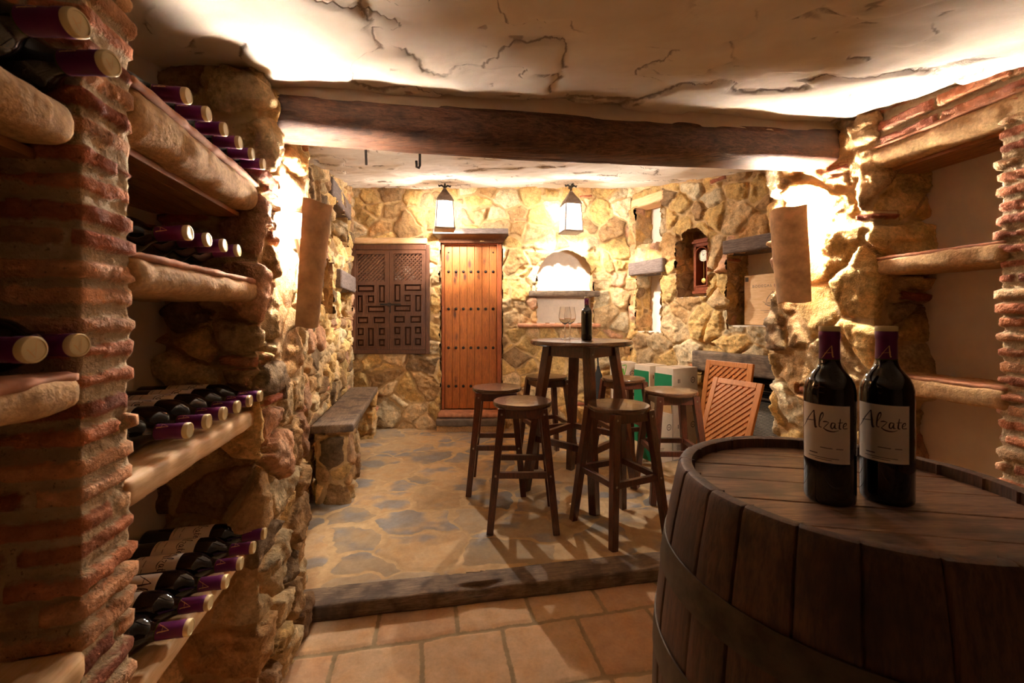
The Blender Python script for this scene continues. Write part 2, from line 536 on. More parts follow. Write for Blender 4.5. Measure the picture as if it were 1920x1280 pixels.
M['boards'] = wood('shelf_boards', S(140,92,50), S(170,116,66), axis=0, scale=2, rough=.6)
M['plaster'] = plain('white_plaster', S(236,222,204), .95, spec=.1, var=.05, scale=9, bump=.25)
M['paper'] = plain('label_paper', S(242,230,212), .8, var=.03)
M['ink'] = plain('dark_ink', S(60,34,30), .7, var=.05)
M['greyink'] = plain('grey_ink', S(96,84,76), .7, var=.05)
M['gold'] = plain('gold_foil', S(226,182,120), .4, .1, var=.08)
M['capsule'] = plain('purple_capsule', S(94,22,82), .38, .25, var=.08)
M['cream'] = plain('cream_cap', S(226,204,150), .5, .1, var=.05)
M['carton'] = plain('pale_carton', S(206,188,166), .8, var=.04)
M['green'] = plain('green_print', S(0,112,66), .6, var=.05)
M['lime'] = plain('lime_print', S(96,176,60), .6, var=.05)
M['brownboard'] = plain('brown_cardboard', S(166,124,76), .85, var=.08)
M['caseboard'] = wood('pale_case_wood', S(214,170,118), S(232,194,146), axis=0, scale=2, rough=.65, bump=.08, streak=.15)
M['clockwood'] = wood('clock_mahogany', S(98,44,22), S(138,70,36), axis=2, scale=3, rough=.6, spec=.12)
M['dial'] = plain('clock_dial', S(232,222,196), .5, var=.03)
M['brass'] = plain('brass', S(212,176,96), .3, .9, var=.06)
M['blackplastic'] = plain('black_enamel', S(22,20,20), .4, var=.2)
M['greymesh'] = plain('grey_metal', S(120,108,94), .45, .7, var=.2, scale=120)
M['blackcloth'] = plain('black_fabric', S(20,17,15), .85, var=.2)
M['steel'] = plain('bolt_steel', S(150,138,124), .35, .9, var=.1)
M['slab'] = plain('threshold_slate', S(110,98,88), .8, var=.25, scale=12, bump=.4)
M['neckglow'] = plain('olive_neck_glow', S(70,84,20), .25, var=.1)  # opaque olive standing for light shining through the bottle neck

def ceiling_mat():
    t = NT('trowelled_plaster')
    v = t.coord(kind='Object')
    n1 = t.noise(v, 34, 5, .7); n2 = t.noise(v, 5, 3, .6); n3 = t.noise(v, 7, 3, .6)
    base = t.mix(t.mapr(n2, .3, .7), S(236,226,212), S(222,208,190))
    sp = t.N('ShaderNodeSeparateColor'); t.l.new(t.attr('col', 'Color'), sp.inputs[0])
    wob = t.math('MULTIPLY', t.math('SUBTRACT', n1, .5), .07)
    wid = t.mapr(n3, .35, .75, .006, .050)
    f = None
    for ch, mask in ((0, sp.outputs[2]), (1, t.attr('smo'))):
        q = t.math('ABSOLUTE', t.math('ADD', t.math('SUBTRACT', sp.outputs[ch], .5), wob))
        line = t.math('SUBTRACT', 1, t.mapr(q, 0, wid, 0, 1, True))
        line = t.math('MULTIPLY', line, mask)
        f = line if f is None else t.math('MAXIMUM', f, line)
    ch = t.mapr(t.math('ADD', t.attr('mort'), t.math('MULTIPLY', t.math('SUBTRACT', n1, .5), .9)), .40, .75, 0, .75, True)
    f = t.math('MAXIMUM', f, ch)
    col = t.mix(t.math('MULTIPLY', f, .72), base, S(112,90,72))
    t.bump(t.math('SUBTRACT', t.math('MULTIPLY', n1, .6), f), .35, .008)
    return t.fin(col, .95, spec=.1)
M['ceiling'] = ceiling_mat()
M['darkwall'] = plain('plaster_darkened_as_unlit', S(128,100,74), .95, spec=.1, var=.2, scale=9, bump=.3)  # plaster colour darkened to stand for an unlit room and bounce less

def bottle_glass():
    t = NT('dark_bottle_glass')
    return t.fin(S(16,13,16), .06, spec=.5, coat=.3)
M['bottle'] = bottle_glass()
def clear_glass():
    t = NT('clear_glass')
    t.b.inputs['Transmission Weight'].default_value = 1.0
    t.b.inputs['IOR'].default_value = 1.45
    return t.fin((1, 1, 1, 1), .0)
M['glass'] = clear_glass()
def pane(name, c, s, mixf):
    t = NT(name)
    tr = t.N('ShaderNodeBsdfTransparent'); em = t.N('ShaderNodeEmission'); mx = t.N('ShaderNodeMixShader')
    em.inputs[0].default_value = c; em.inputs[1].default_value = s
    mx.inputs[0].default_value = mixf
    t.l.new(tr.outputs[0], mx.inputs[1]); t.l.new(em.outputs[0], mx.inputs[2]); t.l.new(mx.outputs[0], t.out.inputs[0])
    t.n.remove(t.b)
    return t.m
SCONCE, LANT = 680, 620
SC.cycles.use_light_tree = False; SC.cycles.max_bounces = 12; SC.cycles.diffuse_bounces = 7; SC.cycles.glossy_bounces = 3; SC.cycles.transmission_bounces = 12
SC.cycles.transparent_max_bounces = 8; SC.cycles.caustics_reflective = False; SC.cycles.caustics_refractive = False
# ------------------------------------------------------------------ camera
F, CX, CY, HC = 800.0, 960.0, 595.0, 1.27
cam = bpy.data.cameras.new('camera'); cam.sensor_width = 36; cam.lens = F/1920*36
cam.shift_y = (CY-640)/1920
cam.clip_start = .02
camo = bpy.data.objects.new('camera', cam); COL.objects.link(camo)
camo.location = (0, 0, HC); camo.rotation_euler = (PI/2, 0, 0)
cam.dof.use_dof = True; cam.dof.focus_distance = 3.0; cam.dof.aperture_fstop = 9
SC.camera = camo

UZ = .065                       # upper floor height
LW = lambda y: -.47-.225*y      # front left wall line
RW = lambda y: 1.69-.15*y       # front right wall line
YB = 4.65                       # back wall
CR = np.array((1.279, YB)); TR = np.array((.4614, -.8872)); NR = np.array((-.8872, -.4614))
SR = 2.6
CL = np.array((-1.744, YB))

def strip(name, pts, z0, z1, label, seed=3, res=.03, mat='plaster', kind='structure', cat='wall'):
    o = path_wall(name, pts, z0, z1, res, seed, lambda u, z: (.006*fbm(u/.25, z/.25, seed=seed, oct=3), u*0+.05, np.tile(np.array(S(236,222,204)[:3]), u.shape+(1,))), M[mat])
    return tag(o, label, cat, kind=kind)

# ------------------------------------------------------------------ ceiling
nx, ny = 340, 380
X, Y = np.meshgrid(np.linspace(-2.1, 2.9, nx), np.concatenate([np.linspace(-2.7, .7, 44), np.linspace(.72, 4.8, ny-44)]), indexing='ij')
def ceil_field(X, Y):
    wx = X+.16*fbm(X/.5, Y/.5, seed=11, oct=4); wy = Y+.16*fbm(X/.5+9, Y/.5, seed=12, oct=4)
    n = fbm(wx/.52, wy/.34, seed=13, oct=3)
    n2 = fbm(wx/.30+4, wy/.26, seed=23, oct=3)
    m = sstep(-.16, .14, fbm(X/.35, Y/.3, seed=14, oct=3)); m2 = sstep(-.08, .2, fbm(X/.3, Y/.25, seed=15, oct=3))
    c = sstep(.035, .0, np.abs(n))*m + .9*sstep(.03, .0, np.abs(n2))*m2
    chips = sstep(.40, .52, fbm(X/.07, Y/.045, seed=16, oct=4))*sstep(.05, .35, fbm(X/.4, Y/.4, seed=17, oct=2))
    plate = .007*np.tanh(n/.02)*m + .005*np.tanh(n2/.02)*m2
    crack = np.clip(c+.8*chips, 0, 1)
    h = plate + .012*fbm(X/.6, Y/.6, seed=18, oct=2) + .004*fbm(X/.12, Y/.08, seed=19, oct=4) - .010*crack
    return h, .8*chips, np.stack([np.clip(n*.9+.5, 0, 1), np.clip(n2*.9+.5, 0, 1), m], -1), m2
h, crack, ccol, cm2 = ceil_field(X, Y)
P = np.stack([X, Y, ceil_z(Y)-h], -1)
o = grid_obj('ceiling', P, M['ceiling'], col=ccol, mort=crack, smo=cm2, flip=True)
tag(o, 'sloping white trowelled plaster ceiling with dark cracks above the dark beam', 'ceiling', kind='structure')

# ------------------------------------------------------------------ floors
stepA, stepB = np.array((-.95, 1.754)), np.array((1.50, 2.198))     # front bottom line of the step
sd = (stepB-stepA)/np.linalg.norm(stepB-stepA); sn = np.array((-sd[1], sd[0]))
X, Y = np.meshgrid(np.arange(-1.9, 2.75, .011), np.arange(1.72, 4.78, .011), indexing='ij')
idn, e, du, dv = voronoi(X, Y, .30, 7, asp=1.25, keep=.80, warp=.05)
z0 = np.zeros_like(idn)
m = .012+.022*np.abs(noise(X/.3, Y/.3, seed=5))
r = _h(idn, z0, z0, 1)
t = np.clip((e-m)/.012, 0, 1)
blue = np.array(S(146,141,136)[:3]); tan = np.array(S(190,162,124)[:3]); tan2 = np.array(S(172,152,124)[:3])
bl = sstep(-.22, .55, .0+1.35*fbm(X/.16, Y/.13, seed=31, oct=3)+.95*(_h(idn, z0, z0, 2)-.5))[..., None]
c = (1-bl)*np.where((r > .5)[..., None], tan, tan2)+bl*blue
c = c*(.85+.3*_h(idn, z0, z0, 3))[..., None]
h = .006*t*(.4+.6*r)+.003*fbm(X/.1, Y/.1, seed=33, oct=4)*t+.002*fbm(X/.05, Y/.05, seed=34, oct=3)
xc = (X[:-1, :-1]+X[1:, 1:])/2; yc = (Y[:-1, :-1]+Y[1:, 1:])/2
keep = ((xc-stepA[0])*sn[0]+(yc-stepA[1])*sn[1]) > .122
o = grid_obj('floor_upper', np.stack([X, Y, UZ-.004+h], -1), M['slate'], c, e-m, np.zeros_like(X), keep)
tag(o, 'raised flagstone floor of grey-blue and tan slates under the bar table', 'floor', kind='structure')

ys = np.concatenate([np.arange(-2.7, 1.15, .05), np.arange(1.15, 2.3, .009)])
X, Y = np.meshgrid(np.arange(-1.15, 2.3, .010), ys, indexing='ij')
td = np.array((.981, .196)); tn = np.array((-.196, .981))
O = np.array((-.061, 1.746))
a = (X-O[0])*td[0]+(Y-O[1])*td[1]; b = (X-O[0])*tn[0]+(Y-O[1])*tn[1]
a = a+.005*noise(X/.12, Y/.12, seed=2); b = b+.006*noise(X/.12, Y/.12, seed=3)
TS = .32
rowb = np.where(b > 0, 1, np.floor(b/.31)).astype(np.int64)
fb = np.where(b > 0, np.minimum(b, 9), np.minimum(b-np.floor(b/.31)*.31, .31-(b-np.floor(b/.31)*.31)))
sh = np.where(b > 0, .16, 0.02*rowb)
ca = np.floor((a+sh)/TS).astype(np.int64)
fa = (a+sh)-ca*TS; fa = np.minimum(fa, TS-fa)
e = np.minimum(fa, fb)-.009
z0 = np.zeros_like(ca)
c = pick(_h(ca, rowb, z0, 8), [(.5, (206,174,138)), (.3, (198,162,128)), (.2, (214,184,148))])
h = .006*sstep(0, .008, e)+.003*fbm(X/.08, Y/.08, seed=4, oct=3)
o = grid_obj('floor', np.stack([X, Y, h-.006], -1), M['tile'], c, e, np.zeros_like(X))
tag(o, 'lower floor of large square terracotta tiles with grey grout before the step', 'floor', kind='structure')
fl_ = MB().box((.4, 1.1, -.05), (6, 8, .05)).build('floor_base', M['slab']); tag(fl_, 'ground slab below the floors', 'floor', kind='structure')

# timber along the step edge
L = np.linalg.norm(stepB-stepA)
mid = (stepA+stepB)/2+sn*.065
def chip(p):
    q = p.copy()
    k = (np.exp(-((p[:, 0]+.42)/.09)**2))*(p[:, 1] < -.03)*(p[:, 2] > .0)
    q[:, 2] -= .018*k; q[:, 1] += .02*k
    return q
o = rough_box('step_beam', (mid[0], mid[1], .033), (L, .14, .068), M['greywood'], math.atan2(sd[1], sd[0]), .012, .006, 4, nscale=.06, rad=.008, stretch=(6, 1, 1), taper=chip)
tag(o, 'worn grey timber edging the step between tiled and flagstone floor', 'step', kind='structure')

# ------------------------------------------------------------------ stone walls
fld = lambda seed, cell=.17, amp=.03, pal=PAL, bricks=10, **k: (lambda u, v: stone_field(u, v, seed, cell, amp, pal, bricks, **k))
lab = 'structure'
def flat_at(f, u0, za, zb, w=.10, k=.85):
    def g(u, v):
        h, m, c = f(u, v)
        q = np.exp(-((u-u0)/w)**4)*sstep(za-.08, za, v)*(1-sstep(zb, zb+.10, v))
        return h*(1-k*q), m, c
    return g

# left: brick pillar, alcove, pier
o = path_wall('wall_left_pillar', [(-.96, .615), (-.627, .696), (-.604, .597), (-.94, .515)], 0, None, .0055, 21, lambda u, v: brick_field(u, v, 21, .040, .013, .30), M['brick'], smooth_n=.012)
tag(o, 'narrow pillar of thin old bricks at the left between two bottle alcoves', 'pillar', kind=lab)
o = path_wall('wall_left_pier', [(-1.22, 1.87), (-.868, 1.77), (-.7535, 1.26), (-1.05, 1.237)], 0, None, .008, 35, flat_at(fld(35, .165, .036, PALD, 16, U=1.4, V=2), .366+.277, 1.2, 1.72), M['stone'])
tag(o, 'rough stone pier carrying the left roof-tile lamp', 'wall', kind=lab)
strip('wall_left_alcove', [(-1.02, 1.27), (-.955, .58)], 0, None, 'white plaster back of the far left bottle alcove', 5)
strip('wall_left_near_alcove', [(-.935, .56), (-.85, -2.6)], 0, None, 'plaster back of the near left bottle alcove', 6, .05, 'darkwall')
strip('wall_front', [(-.85, -2.6), (2.2, -2.6)], 0, None, 'plaster wall behind the viewer, coloured dark as if unlit', 7, .08, 'darkwall')
strip('wall_right_near', [(2.2, -2.6), (1.80, 1.1)], 0, None, 'plaster wall beside the barrel, coloured dark as if unlit', 8, .06, 'darkwall')

# rear left wall with two small niches
LL = math.hypot(1.744-1.12, 2.95)
tL = np.array((-1.744+1.12, 2.95))/LL; nL = np.array((tL[1], -tL[0]))
pL = np.array((-1.12, 1.70))
sL = lambda y: (y-1.70)/tL[1]
hl = [rect_hole(LL-sL(4.25), LL-sL(3.55), 1.96, 2.26), rect_hole(LL-sL(4.5), LL-sL(3.85), 1.27, 1.53), rect_hole(LL-sL(3.55), LL-sL(3.2), 1.30, 1.72)]
o = path_wall('wall_left_rear', [CL, pL], 0, None, .010, 47, fld(47, .15, .034, PALD, 12, U=3, V=2.6), M['stone'], holes=hl)
tag(o, 'rough stone wall behind the grey bench on the left of the rear room', 'wall', kind=lab)

# back wall
ub = lambda x: 1.279-x
DX0, DX1, DZ0, DZ1 = -.785, -.10, .262, 2.10
hb = [rect_hole(ub(-.905), ub(-1.735), .885, 2.066), rect_hole(ub(DX1), ub(DX0), .0, DZ1), arch_hole(ub(.89), ub(.265), 1.205, 2.0, 1.66)]
o = path_wall('wall_back', [CR, CL], 0, None, .0095, 52, fld(52, .19, .026, PAL, 9, asp=1.15, U=3, V=2.6), M['stone'], holes=hb)
tag(o, 'yellow rubble stone back wall around the door, shutters and arched niche', 'wall', kind=lab)

# rear right wall
us = lambda s: SR-s
hr = [rect_hole(us(.465), us(.12), 2.03, 2.43), rect_hole(us(.465), us(.12), 1.12, 1.71), arch_hole(us(1.0), us(.649), 1.455, 2.09, 1.88),
      rect_hole(us(1.78), us(1.186), 1.20, 1.80), rect_hole(us(1.72), us(.95), .0, .80)]
o = path_wall('wall_right_rear', [CR+TR*SR, CR], 0, None, .0095, 63, fld(63, .18, .028, PAL, 8, asp=1.15, U=2.6, V=2.6), M['stone'], holes=hr)
tag(o, 'yellow rubble stone wall with slit niches and clock niche, right of the table', 'wall', kind=lab)

# right pier, alcove back, brick pillar, brickwork above the alcove
o = path_wall('wall_right_pier', [(1.68, 1.715), (1.438, 1.69), (1.357, 2.2), (2.5, 2.42)], 0, None, .0085, 76, flat_at(fld(76, .19, .038, PAL, 7, asp=1.2, U=1.1, V=2), .243+.314, 1.3, 1.82), M['stone'])
tag(o, 'rough stone pier carrying the right roof-tile lamp', 'wall', kind=lab)
strip('wall_right_alcove', [(1.73, 1.15), (1.655, 1.75)], 0, 2.1, 'white plaster back of the right shelf alcove', 9)
o = path_wall('wall_right_pillar', [(1.80, .90), (1.552, .92), (1.495, 1.3), (1.75, 1.33)], 0, None, .006, 88, lambda u, v: brick_field(u, v, 88, .044, .018, .25), M['brick'], smooth_n=.012)
tag(o, 'pillar of thin old bricks at the right edge beside the shelf alcove', 'pillar', kind=lab)
o = path_wall('wall_right_lintel', [(1.51, 1.20), (1.4365, 1.70)], 1.93, None, .006, 91, lambda u, v: brick_field(u, v, 91, .062, .014, .21), M['brick'])
tag(o, 'courses of old bricks over the right shelf alcove', 'wall', kind=lab)

# niche linings
def niche(name, org, t, n, s0, s1, z0, z1, d, seed, label, sill='plaster', plaster_jamb=False, top='stone', mat='stone', back_plaster=True):
    t, n, org = np.array(t), np.array(n), np.array(org)
    g = .007
    pt = lambda s, k: org+t*s-n*k
    a, b = s0-g, s1+g
    fo = .020 if mat == 'stone' and name not in ('niche_shutter', 'niche_door') else .0
    pts = [pt(b, -fo), pt(b, d), pt(a, d), pt(a, -fo)]
    w = b-a
    pl = [(d+fo, d+fo+w)] if back_plaster else []
    if plaster_jamb: pl = [(0, 2*d+w+2*fo)]
    o = path_wall(name, pts, z0-.03, z1+.03, .012, seed, fld(seed, .12, .016, PAL, 2, U=2*d+w, V=2), M[mat], plaster=pl, smooth_n=.008)
    tag(o, label, 'niche', kind='structure')
    for nm, z, mt in (('sill', z0-.03, sill), ('soffit', z1+.012, top)):
        if nm == 'soffit' and mt == 'stone': mt = 'shelfstone'
        q = [pt(a-.02, .012), pt(b+.02, .012), pt(b+.02, d+.03), pt(a-.02, d+.03)]
        m = MB().prism([tuple(p) for p in q], lambda x, y, h: (x, y, h), z, z+.035)
        m.build('niche_'+nm, M[mt], o)
    return o
niche('niche_slit', CR, TR, NR, .12, .465, 2.03, 2.43, .2, 101, 'upper slit niche with white plaster back in the right rear wall')
niche('niche_slit', CR, TR, NR, .12, .465, 1.12, 1.71, .2, 102, 'lower slit niche with white plaster back under a dark wood lintel')
niche('niche_clock', CR, TR, NR, .649, 1.0, 1.455, 2.09, .22, 103, 'arched stone niche holding the wall clock', back_plaster=False)
niche('niche_case', CR, TR, NR, 1.186, 1.78, 1.20, 1.80, .26, 104, 'square niche holding the wooden wine case')
niche('niche_heater', CR, TR, NR, .95, 1.72, .08, .80, .30, 105, 'low recess under the grey slab in the right rear wall', back_plaster=False, sill='slab')
niche('niche_arch', (0, YB), (1, 0), (0, -1), .265, .89, 1.205, 2.03, .20, 106, 'arched white niche in the back wall above the table')
niche('niche_shutter', (0, YB), (1, 0), (0, -1), -1.735, -.905, .885, 2.066, .10, 107, 'shallow recess behind the carved shutters', sill='shelfstone')
niche('niche_door', (0, YB), (1, 0), (0, -1), DX0, DX1, DZ0-.2, DZ1, .16, 108, 'door reveal in the back wall', sill='slab', back_plaster=False)
niche('niche_small', pL, tL, nL, sL(3.55), sL(4.25), 1.96, 2.26, .15, 109, 'small stone niche high on the left rear wall', back_plaster=False, sill='shelfstone')
niche('niche_small', pL, tL, nL, sL(3.85), sL(4.5), 1.27, 1.53, .15, 110, 'small stone niche in the left rear wall under a dark wood block', back_plaster=False, sill='shelfstone')
niche('niche_small', pL, tL, nL, sL(3.2), sL(3.55), 1.30, 1.72, .15, 111, 'tall narrow stone niche in the left rear wall', back_plaster=False, sill='shelfstone')

# ------------------------------------------------------------------ lintels
def lintel(name, org, t, n, s0, s1, z0, z1, proud, depth, mat, label, seed, amp=.006, tilt=0):
    org, t, n = np.array(org), np.array(t), np.array(n)
    c = org+t*(s0+s1)/2+n*(proud-depth/2)
    o = rough_box(name, (c[0], c[1], (z0+z1)/2), (s1-s0, depth, z1-z0), M[mat], math.atan2(t[1], t[0]), .016, amp, seed, nscale=.07, rad=.014, stretch=(3, 1, 1))
    o.rotation_euler[1] = tilt
    return tag(o, label, 'lintel', kind='structure')
lintel('lintel', CR, TR, NR, .06, .50, 2.43, 2.53, .035, .2, 'caseboard', 'pale wooden lintel over the upper slit niche', 3)
lintel('lintel', CR, TR, NR, .04, .52, 1.715, 1.855, .06, .24, 'lintelwood', 'dark grey wooden lintel over the lower slit niche', 4)
lintel('lintel', CR, TR, NR, 1.16, 1.85, 1.80, 1.915, .05, .26, 'lintelwood', 'dark grey wooden lintel over the wine case niche', 5)
lintel('lintel', CR, TR, NR, .87, 1.80, .80, .975, .07, .34, 'greywood', 'thick weathered grey slab above the low recess at right', 6)
lintel('lintel', pL, tL, nL, sL(3.45), sL(4.35), 2.26, 2.42, .04, .2, 'lintelwood', 'dark wooden lintel high on the left rear wall', 7)
lintel('lintel', pL, tL, nL, sL(3.75), sL(4.56), 1.53, 1.70, .055, .2, 'lintelwood', 'dark wooden block lintel left of the shutters', 8)
lintel('lintel', (0, YB), (1, 0), (0, -1), -1.75, -.92, 2.068, 2.135, .03, .12, 'caseboard', 'ochre stone lintel over the carved shutters', 9)
lintel('lintel', (0, YB), (1, 0), (0, -1), .18, .955, 1.495, 1.56, .03, .26, 'greywood', 'grey wooden shelf board across the arched niche', 10)
o = lintel('ledge', (0, YB), (1, 0), (0, -1), .06, .945, 1.165, 1.205, .12, .3, 'claytile', 'pink terracotta ledge below the arched niche', 11)

# ------------------------------------------------------------------ ceiling beam
A, Bp = Vector((-.83, 1.428, 1.935)), Vector((1.50, 1.940, 2.022))
na, nb = 220, 56
tt = np.linspace(0, 1, na)[:, None]; ph = np.linspace(0, 2*PI, nb)[None, :]
ax = (Bp-A); Lb = ax.length; ax.normalize()
nrm = Vector((-ax.y, ax.x, 0)).normalized()
ry = .086+.006*noise(tt*6, tt*0, seed=1); rz = .068+.010*tt+.006*noise(tt*5+3, tt*0, seed=2)
cs, sn_ = np.cos(ph), np.sin(ph)
den = (np.abs(cs)**3.2+np.abs(sn_)**3.2)**(1/3.2)
dd = 1+.05*fbm(tt*Lb/.5+0*ph, cs*1.6, sn_*1.6, seed=7, oct=4)-.09*sstep(.06, 0, np.abs(fbm(tt*Lb/.9+0*ph, cs*3.5, sn_*3.5, seed=8, oct=3)))
a_ = ry*cs/den*dd; b_ = rz*sn_/den*dd
zc = A.z+(Bp.z-A.z)*tt-.012*np.sin(tt*PI)
P = np.zeros((na, nb, 3))
P[..., 0] = A.x+ax.x*Lb*tt+nrm.x*a_; P[..., 1] = A.y+ax.y*Lb*tt+nrm.y*a_; P[..., 2] = zc+b_
o = grid_obj('ceiling_beam', P, M['beam'])
tag(o, 'massive rough dark wooden beam spanning the room under the plaster ceiling', 'beam', kind='structure')
# plaster fillet between beam and ceiling
tt = np.linspace(0, 1, 160)[:, None]; kk = np.linspace(0, 1, 8)[None, :]
x = A.x+ax.x*Lb*tt; y = A.y+ax.y*Lb*tt
off = -.075+.02*kk+.010*fbm(tt*14+0*kk, kk*2, seed=3, oct=3)
P = np.zeros((160, 8, 3))
P[..., 0] = x+nrm.x*off; P[..., 1] = y+nrm.y*off
zb = A.z+(Bp.z-A.z)*tt+.035+.008*noise(tt*25, tt*0, seed=5)
P[..., 2] = zb+(ceil_z(P[..., 1])+.02-zb)*kk
o = grid_obj('trim_1', P, M['plaster']); tag(o, 'ragged plaster fillet between the beam and the ceiling', 'trim', kind='structure')
# ------------------------------------------------------------------ lettering made of pen strokes
def smooth_poly(pts, n=6):
    P_ = [np.array(p, float) for p in pts]
    if len(P_) < 3: return [tuple(P_[0]+(P_[1]-P_[0])*k/4) for k in range(5)]
    P_ = [2*P_[0]-P_[1]]+P_+[2*P_[-1]-P_[-2]]
    out = []
    for i in range(1, len(P_)-2):
        a, b, c, d = P_[i-1:i+3]
        for k in range(n):
            t = k/n
            out.append(.5*(2*b+(c-a)*t+(2*a-5*b+4*c-d)*t*t+(3*b-a-3*c+d)*t**3))
    out.append(P_[-2])
    return [tuple(p) for p in out]
def strokes(mb, glyph, fn, wscale=1.0):
    for pts, w0, w1 in glyph:
        pl = smooth_poly(pts)
        L = []
        for i, p in enumerate(pl):
            a = np.array(pl[max(i-1, 0)]); b = np.array(pl[min(i+1, len(pl)-1)])
            t = b-a; t = t/max(np.linalg.norm(t), 1e-9); nn = np.array([-t[1], t[0]])
            k = i/(len(pl)-1); w = (w0+(w1-w0)*k)*wscale/2*(.35+.65*math.sin(PI*min(max(k, .12), .88)))
            L.append((np.array(p)+nn*w, np.array(p)-nn*w))
        vs = []
        for a, b in L: vs += [fn(*a), fn(*b)]
        mb.add(vs, [(2*i, 2*i+1, 2*i+3, 2*i+2) for i in range(len(L)-1)])
    return mb
AA = [([(-.55,-.22),(-.3,.02),(.05,.5),(.46,1.02)], .05, .09), ([(.46,1.02),(.50,.5),(.56,0),(.66,.02)], .15, .13), ([(-.22,.30),(.15,.36),(.62,.40)], .05, .05)]
SCRIPT = AA+[([(.80,.30),(1.02,.72),(1.0,.95),(.86,.7),(.80,.1),(.94,.02)], .05, .11),
    ([(1.02,.38),(1.18,.42),(1.36,.38)], .10, .05), ([(1.36,.38),(1.05,.0)], .05, .05), ([(1.05,.0),(1.25,-.12),(1.6,-.16),(1.9,-.06)], .11, .05),
    ([(1.70,.36),(1.52,.36),(1.46,.12),(1.56,.03),(1.70,.32)], .09, .07), ([(1.70,.36),(1.68,.08),(1.80,.05)], .10, .07),
    ([(2.0,.66),(1.93,.1),(2.05,.04)], .09, .09), ([(1.84,.40),(2.16,.43)], .05, .05),
    ([(2.16,.16),(2.36,.28),(2.34,.40),(2.20,.32),(2.18,.08),(2.44,.08)], .05, .09)]
def cyl(r, sx, sz, ox, oz, ang0=-PI/2):
    return lambda x, y: (r*math.cos(ang0+(x*sx+ox)/r), r*math.sin(ang0+(x*sx+ox)/r), y*sz+oz)

# ------------------------------------------------------------------ wine bottle
def make_bottle():
    root = thing('wine_bottle', 'x', 'wine bottle')
    prof = [(.012,.010),(.026,.005),(.034,0),(.0368,.003),(.0375,.008),(.0375,.182),(.0370,.192),(.0350,.202),(.0308,.212),(.0250,.220),(.0198,.227),(.0168,.234),(.0152,.242),(.0146,.25),(.0145,.288)]
    MB().lathe(prof, 40).build('glass_body', M['bottle'], root, True)
    MB().lathe([(.01515,.2405),(.01545,.2435)], 32, cap0=False, cap1=False).build('neck_glow_ring', M['neckglow'], root, True)  # added olive ring, its colour imitates light through the empty neck glass
    cp = MB().lathe([(.0150,.2425),(.01535,.2428),(.01500,.262),(.01480,.276),(.01565,.2795),(.01565,.2885),(.0150,.2915)], 32).build('capsule', M['capsule'], root, True)
    for oo in (-.0005, .046): mb = MB(); strokes(mb, AA, cyl(.01535, .0158, .0185, oo, .2480), .85); mb.build('monogram', M['gold'], cp)
    tp = MB().lathe([(.0151,.2912),(.0156,.2925),(.0156,.2985),(.0146,.3000),(.0125,.3003),(.0121,.2996),(.002,.2996)], 32).build('cap', M['cream'], root, True)
    mb = MB(); strokes(mb, AA, lambda x, y: (x*.0125-.0005, (y-.4)*.0125, .3002), .8); mb.build('cap_letter', M['gold'], tp)
    lb = MB(); n = 28; w = .0785; r = .0378
    vs = []
    for k in range(n+1):
        a = -PI/2+(k/n-.5)*w/r
        for z in (.072, .168): vs.append((r*math.cos(a), r*math.sin(a), z))
    lb.add(vs, [(2*k, 2*k+2, 2*k+3, 2*k+1) for k in range(n)])
    lab_ = lb.build('label', M['paper'], root, True)
    mb = MB(); strokes(mb, SCRIPT, cyl(.0380, .0245, .027, -.0250, .1295), 1.0); mb.build('lettering', M['ink'], lab_); mb = MB()
    for (x0, x1, z, t) in ((-.004,.013,.0965,.0012),(.018,.028,.0965,.0012),(-.022,-.008,.0855,.0016),(-.024,.022,.0795,.0009),(-.012,.012,.0765,.0009)):
        m_ = 10
        vs = []
        for k in range(m_+1):
            a = -PI/2+(x0+(x1-x0)*k/m_)/.0380
            for z_ in (z-t/2, z+t/2): vs.append((.0380*math.cos(a), .0380*math.sin(a), z_))
        mb.add(vs, [(2*k, 2*k+2, 2*k+3, 2*k+1) for k in range(m_)])
    mb.build('small_print', M['ink'], lab_)
    return root
BOT = make_bottle()
_first = [True]
def put_bottle(label, group, loc, axis=(0, 0, 1), roll=0, label_dir=None):
    o = BOT if _first[0] else dup(BOT)
    _first[0] = False
    a = Vector(axis).normalized()
    up = Vector((0, 0, 1))
    if abs(a.z) > .9:
        o.rotation_euler = (0, 0, roll)
    else:
        s = a.cross(up).normalized()
        u = s.cross(a).normalized()
        Ld = u*math.cos(roll)+s*math.sin(roll)       # direction the label faces
        y = -Ld; x = y.cross(a)
        o.rotation_euler = Matrix((x, y, a)).transposed().to_euler()
    o.location = loc
    tag(o, label, 'wine bottle', group)
    return o

NL = Vector((.976, .2195, 0))     # normal of the left wall
def lay(label, group, px, py, zc, roll, tilt=0, D=None, ax=None):
    Yc = abs(HC-zc)*F/abs(py-CY) if D is None else D
    Xc = (px-CX)/F*Yc
    a = Vector(ax) if ax else NL.copy()
    a = a.normalized(); a.z = math.tan(tilt); a.normalize()
    cap = Vector((Xc, Yc, zc))
    return put_bottle(label, group, cap-a*.30, a, roll)

